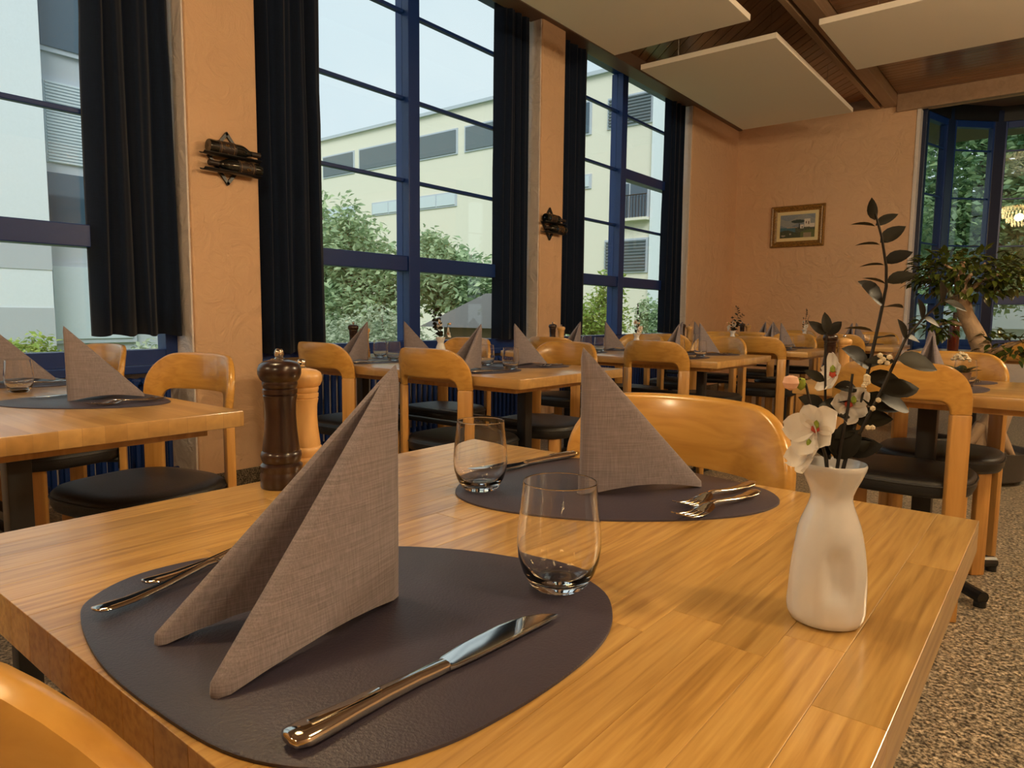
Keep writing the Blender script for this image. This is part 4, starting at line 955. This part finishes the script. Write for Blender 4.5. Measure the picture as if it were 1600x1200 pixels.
# pale building close behind the leftmost window, facade at X = -12
wbd = thing('building', 'pale blue-white building seen through the leftmost window', 'building', (-12, 3.8, -0.45))
def wsp(nm, mat, y0, y1, z0, z1, x0=-0.3, x1=0.0, par=None):
    return MB().span((x0, y0-3.8, z0+0.45), (x1, y1-3.8, z1+0.45)).build(nm, mat, par or wbd, smooth=0)
wsp('facade', 'white_render', -8, 3.77, -0.45, 9, -6, 0.35)
wsp('facade', 'grey_render', 3.77, 6.4, -0.45, 9, -6, 0)
wsp('band', 'grey_render', -8, 3.772, 1.57, 1.95, 0.35, 0.36); wsp('band', 'grey_render', -8, 3.772, -0.45, 1.02, 0.35, 0.36)
for k in range(1):
    y0 = 3.87+k*2.2
    for z0, z1, mt_, sl in ((4.84, 6.3, 'darkglass', 0), (3.17, 4.35, 'blind', 26), (2.30, 3.03, 'darkglass', 0), (0.55, 1.65, 'blind', 0)):
        f = wsp('window_frame', 'alu', y0-0.07, y0+1.17, z0-0.07, z1+0.07, 0, 0.05)
        wsp('pane', mt_, y0, y0+1.1, z0, z1, 0.04, 0.07, f)
        for i in range(sl): zz = z0+(z1-z0)*(i+.5)/sl; wsp('slat', 'blind', y0+0.02, y0+1.08, zz-0.012, zz+0.014, 0.07, 0.09, f)
# garden shed
sh = thing('garden_shed', 'small garden shed with a grey roof among the bushes', 'shed', (-7.25, 8.5, -0.45))
MB().span((-0.55, -0.5, 0), (0.55, 0.5, 1.30)).build('walls', 'shedwood', sh, smooth=0)
rf = MB().add([(-0.85, -0.75, 1.24), (0.85, -0.75, 1.24), (0.85, 0.75, 1.24), (-0.85, 0.75, 1.24), (-0.1, 0, 1.78), (0.1, 0, 1.78)], [(0, 1, 5, 4), (1, 2, 5), (2, 3, 4, 5), (3, 0, 4), (0, 3, 2, 1)]); rf.build('roof', 'roofshed', sh, smooth=0)
def tree(name, label, loc, h, clusters, nleaf, size, mat, seed, trunk_r=0.06, group='trees and shrubs outside', asp=0.5):
    root = thing(name, label, 'tree' if 'tree' in name else 'shrub', loc, 0, group); rg = random.Random(seed)
    b = MB().tube([(0, 0, -0.05), (0.05*h*.3, 0.03, h*0.3), (0.02, 0.0, h*0.6), (0.0, 0.0, h*0.9)], [trunk_r, trunk_r*.8, trunk_r*.55, trunk_r*.15], 8)
    for c, r in clusters: b.tube([(0.01, 0, max(0.1, min(h*0.5, c[2]-r[2]))), (c[0]*.5, c[1]*.5, (c[2]+h*.4)/2), c], [trunk_r*.45, trunk_r*.3, trunk_r*.1], 6)
    b.build('trunk', 'bark', root, smooth=60)
    vol = [r[0]*r[1]*r[2] for c, r in clusters]; tot = sum(vol); vs = []; fs = []
    for (c, r), v in zip(clusters, vol):
        for k in range(max(20, int(nleaf*v/tot))):
            while True:
                p = Vector((rg.uniform(-1, 1), rg.uniform(-1, 1), rg.uniform(-1, 1)))
                if p.length < 1: break
            p = p*(0.55+0.45*rg.random())/max(0.3, p.length)**0.35
            q = Vector((c[0]+p.x*r[0], c[1]+p.y*r[1], c[2]+p.z*r[2]))
            d = Vector((rg.gauss(0, 1), rg.gauss(0, 1), rg.gauss(-0.2, .5))).normalized(); u = Vector((rg.gauss(0, .7), rg.gauss(0, .7), 1)); x = d.cross(u).normalized(); n = x.cross(d)
            s = size*rg.uniform(0.6, 1.3); o = len(vs)
            vs += [q, q+d*s*.5+x*s*asp*.5+n*s*.08, q+d*s, q+d*s*.5-x*s*asp*.5+n*s*.08]; fs.append((o, o+1, o+2, o+3))
    tag(MB().add(vs, fs).build('foliage', mat, root, smooth=0), kind='stuff')
    return root
G = -0.45
tree('garden_tree', 'bushy green tree in the left half of the middle window', (-10.9, 8.6, G), 3.3, [((0, 0, 2.5), (1.0, 0.9, 1.0)), ((1.0, 0.3, 2.1), (0.8, 0.7, 0.8)), ((-1.0, 0, 2.6), (0.9, 0.8, 0.9)), ((0.2, 0, 1.5), (1.5, 1.0, 0.7)), ((0.2, -.2, 3.3), (0.28, 0.28, 0.5)), ((-0.7, -.2, 3.55), (0.25, 0.25, 0.45))], 9000, 0.16, 'leaf_mid', 1)
tree('garden_tree', 'green tree right of the middle window mullion', (-9.2, 10.2, G), 2.9, [((-0.8, 0, 2.2), (0.9, 0.8, 0.9)), ((0.1, 0, 1.9), (1.0, 0.9, 0.8)), ((-1.2, 0, 2.7), (0.5, 0.5, 0.6))], 6500, 0.16, 'leaf_mid', 2)
tree('garden_shrub', 'pale olive shrub before the middle window', (-8.6, 7.4, G), 1.6, [((0, 0, 0.9), (1.0, 0.8, 0.75)), ((0.5, 0.0, 0.75), (0.7, 0.6, 0.55)), ((-1.2, 0, 0.8), (0.9, 0.8, 0.7))], 9000, 0.09, 'leaf_pale', 3)
tree('garden_shrub', 'pale wispy shrub by the right side of the middle window', (-8.0, 10.1, G), 2.6, [((0, 0, 1.5), (0.55, 0.5, 0.8)), ((-0.3, 0.2, 2.2), (0.22, 0.22, 0.45)), ((0.5, 0, 0.9), (0.7, 0.6, 0.7))], 5000, 0.08, 'leaf_pale', 4)
tree('garden_shrub', 'low pale shrub below the middle window at left', (-9.3, 6.6, G), 1.2, [((0, 0, 0.7), (0.9, 0.8, 0.6)), ((-0.9, 0.4, 0.7), (0.8, 0.8, 0.6))], 6000, 0.09, 'leaf_pale', 5)
tree('garden_shrub', 'bright lime green bush in the lower part of the third window', (-8.6, 14.2, G), 2.4, [((0, 0, 1.3), (0.75, 0.7, 0.9)), ((0.2, 0, 2.1), (0.4, 0.4, 0.5)), ((-0.5, 0, 0.9), (0.6, 0.6, 0.7))], 3800, 0.13, 'leaf_lime', 6)
tree('garden_shrub', 'green bush behind the third window mullion', (-7.3, 14.5, G), 1.9, [((0, 0, 1.0), (0.6, 0.6, 0.8)), ((-0.3, 0, 1.5), (0.35, 0.35, 0.5))], 2600, 0.11, 'leaf_mid', 7)
tree('garden_shrub', 'small yellow-green bush outside the leftmost window', (-9.2, 2.75, G), 1.2, [((0, 0, 0.85), (0.38, 0.38, 0.38)), ((0.5, 0.5, 0.6), (0.5, 0.5, 0.35))], 2600, 0.09, 'leaf_lime', 8)
tree('garden_shrub', 'pale bush outside, beside the leftmost curtain hem', (-8.6, 3.9, G), 1.1, [((0, 0, 0.7), (0.6, 0.6, 0.45))], 2200, 0.08, 'leaf_pale', 9)
for k, (x, y, s) in enumerate(((-3.4, 14.2, 10), (-1.4, 15.5, 11), (0.6, 14.8, 12), (2.6, 14.5, 13))):
    tree('broadleaf_tree', ('leafy tree outside, leftmost in the bay window', 'leafy tree outside behind the left bay panes', 'leafy tree outside behind the right bay panes', 'leafy tree outside to the right of the bay')[k], (x, y, G), 6.0, [((0, 0, 4.2), (1.6, 1.3, 1.4)), ((0.6, -0.4, 3.0), (1.4, 1.1, 1.0)), ((-0.8, -0.2, 3.2), (1.2, 1.0, 0.9)), ((0, -.3, 5.2), (1.3, 1.1, 0.9)), ((0.2, 0.4, 2.0), (1.2, 0.8, 0.6))], 12000, 0.14, 'leaf_big', s, 0.14, asp=0.7)
gw = thing('garden_wall', 'white low wall with upright posts outside the bay window', 'wall', (0, 18.5, G))
MB().span((-7, 0, 0), (8, 0.3, 1.25)).build('wall_face', 'whitewall', gw, smooth=0)
MB().span((-7, -0.12, 1.25), (8, 0.4, 1.75)).build('coping', 'whitewall', gw, smooth=0)
for i in range(14): MB().span((-6.5+i*1.05, -0.1, 0), (-6.42+i*1.05, 0, 1.25)).build('post', 'whitelac', gw, smooth=0)
hd = tree('hedge_shrub', 'dense green hedge closing the view behind the bay window', (0, 21, G), 6, [((-6+i*2.2, 0, 3.0), (1.6, 0.8, 3.0)) for i in range(8)], 16000, 0.24, 'leaf_big', 14, 0.1, asp=0.8)
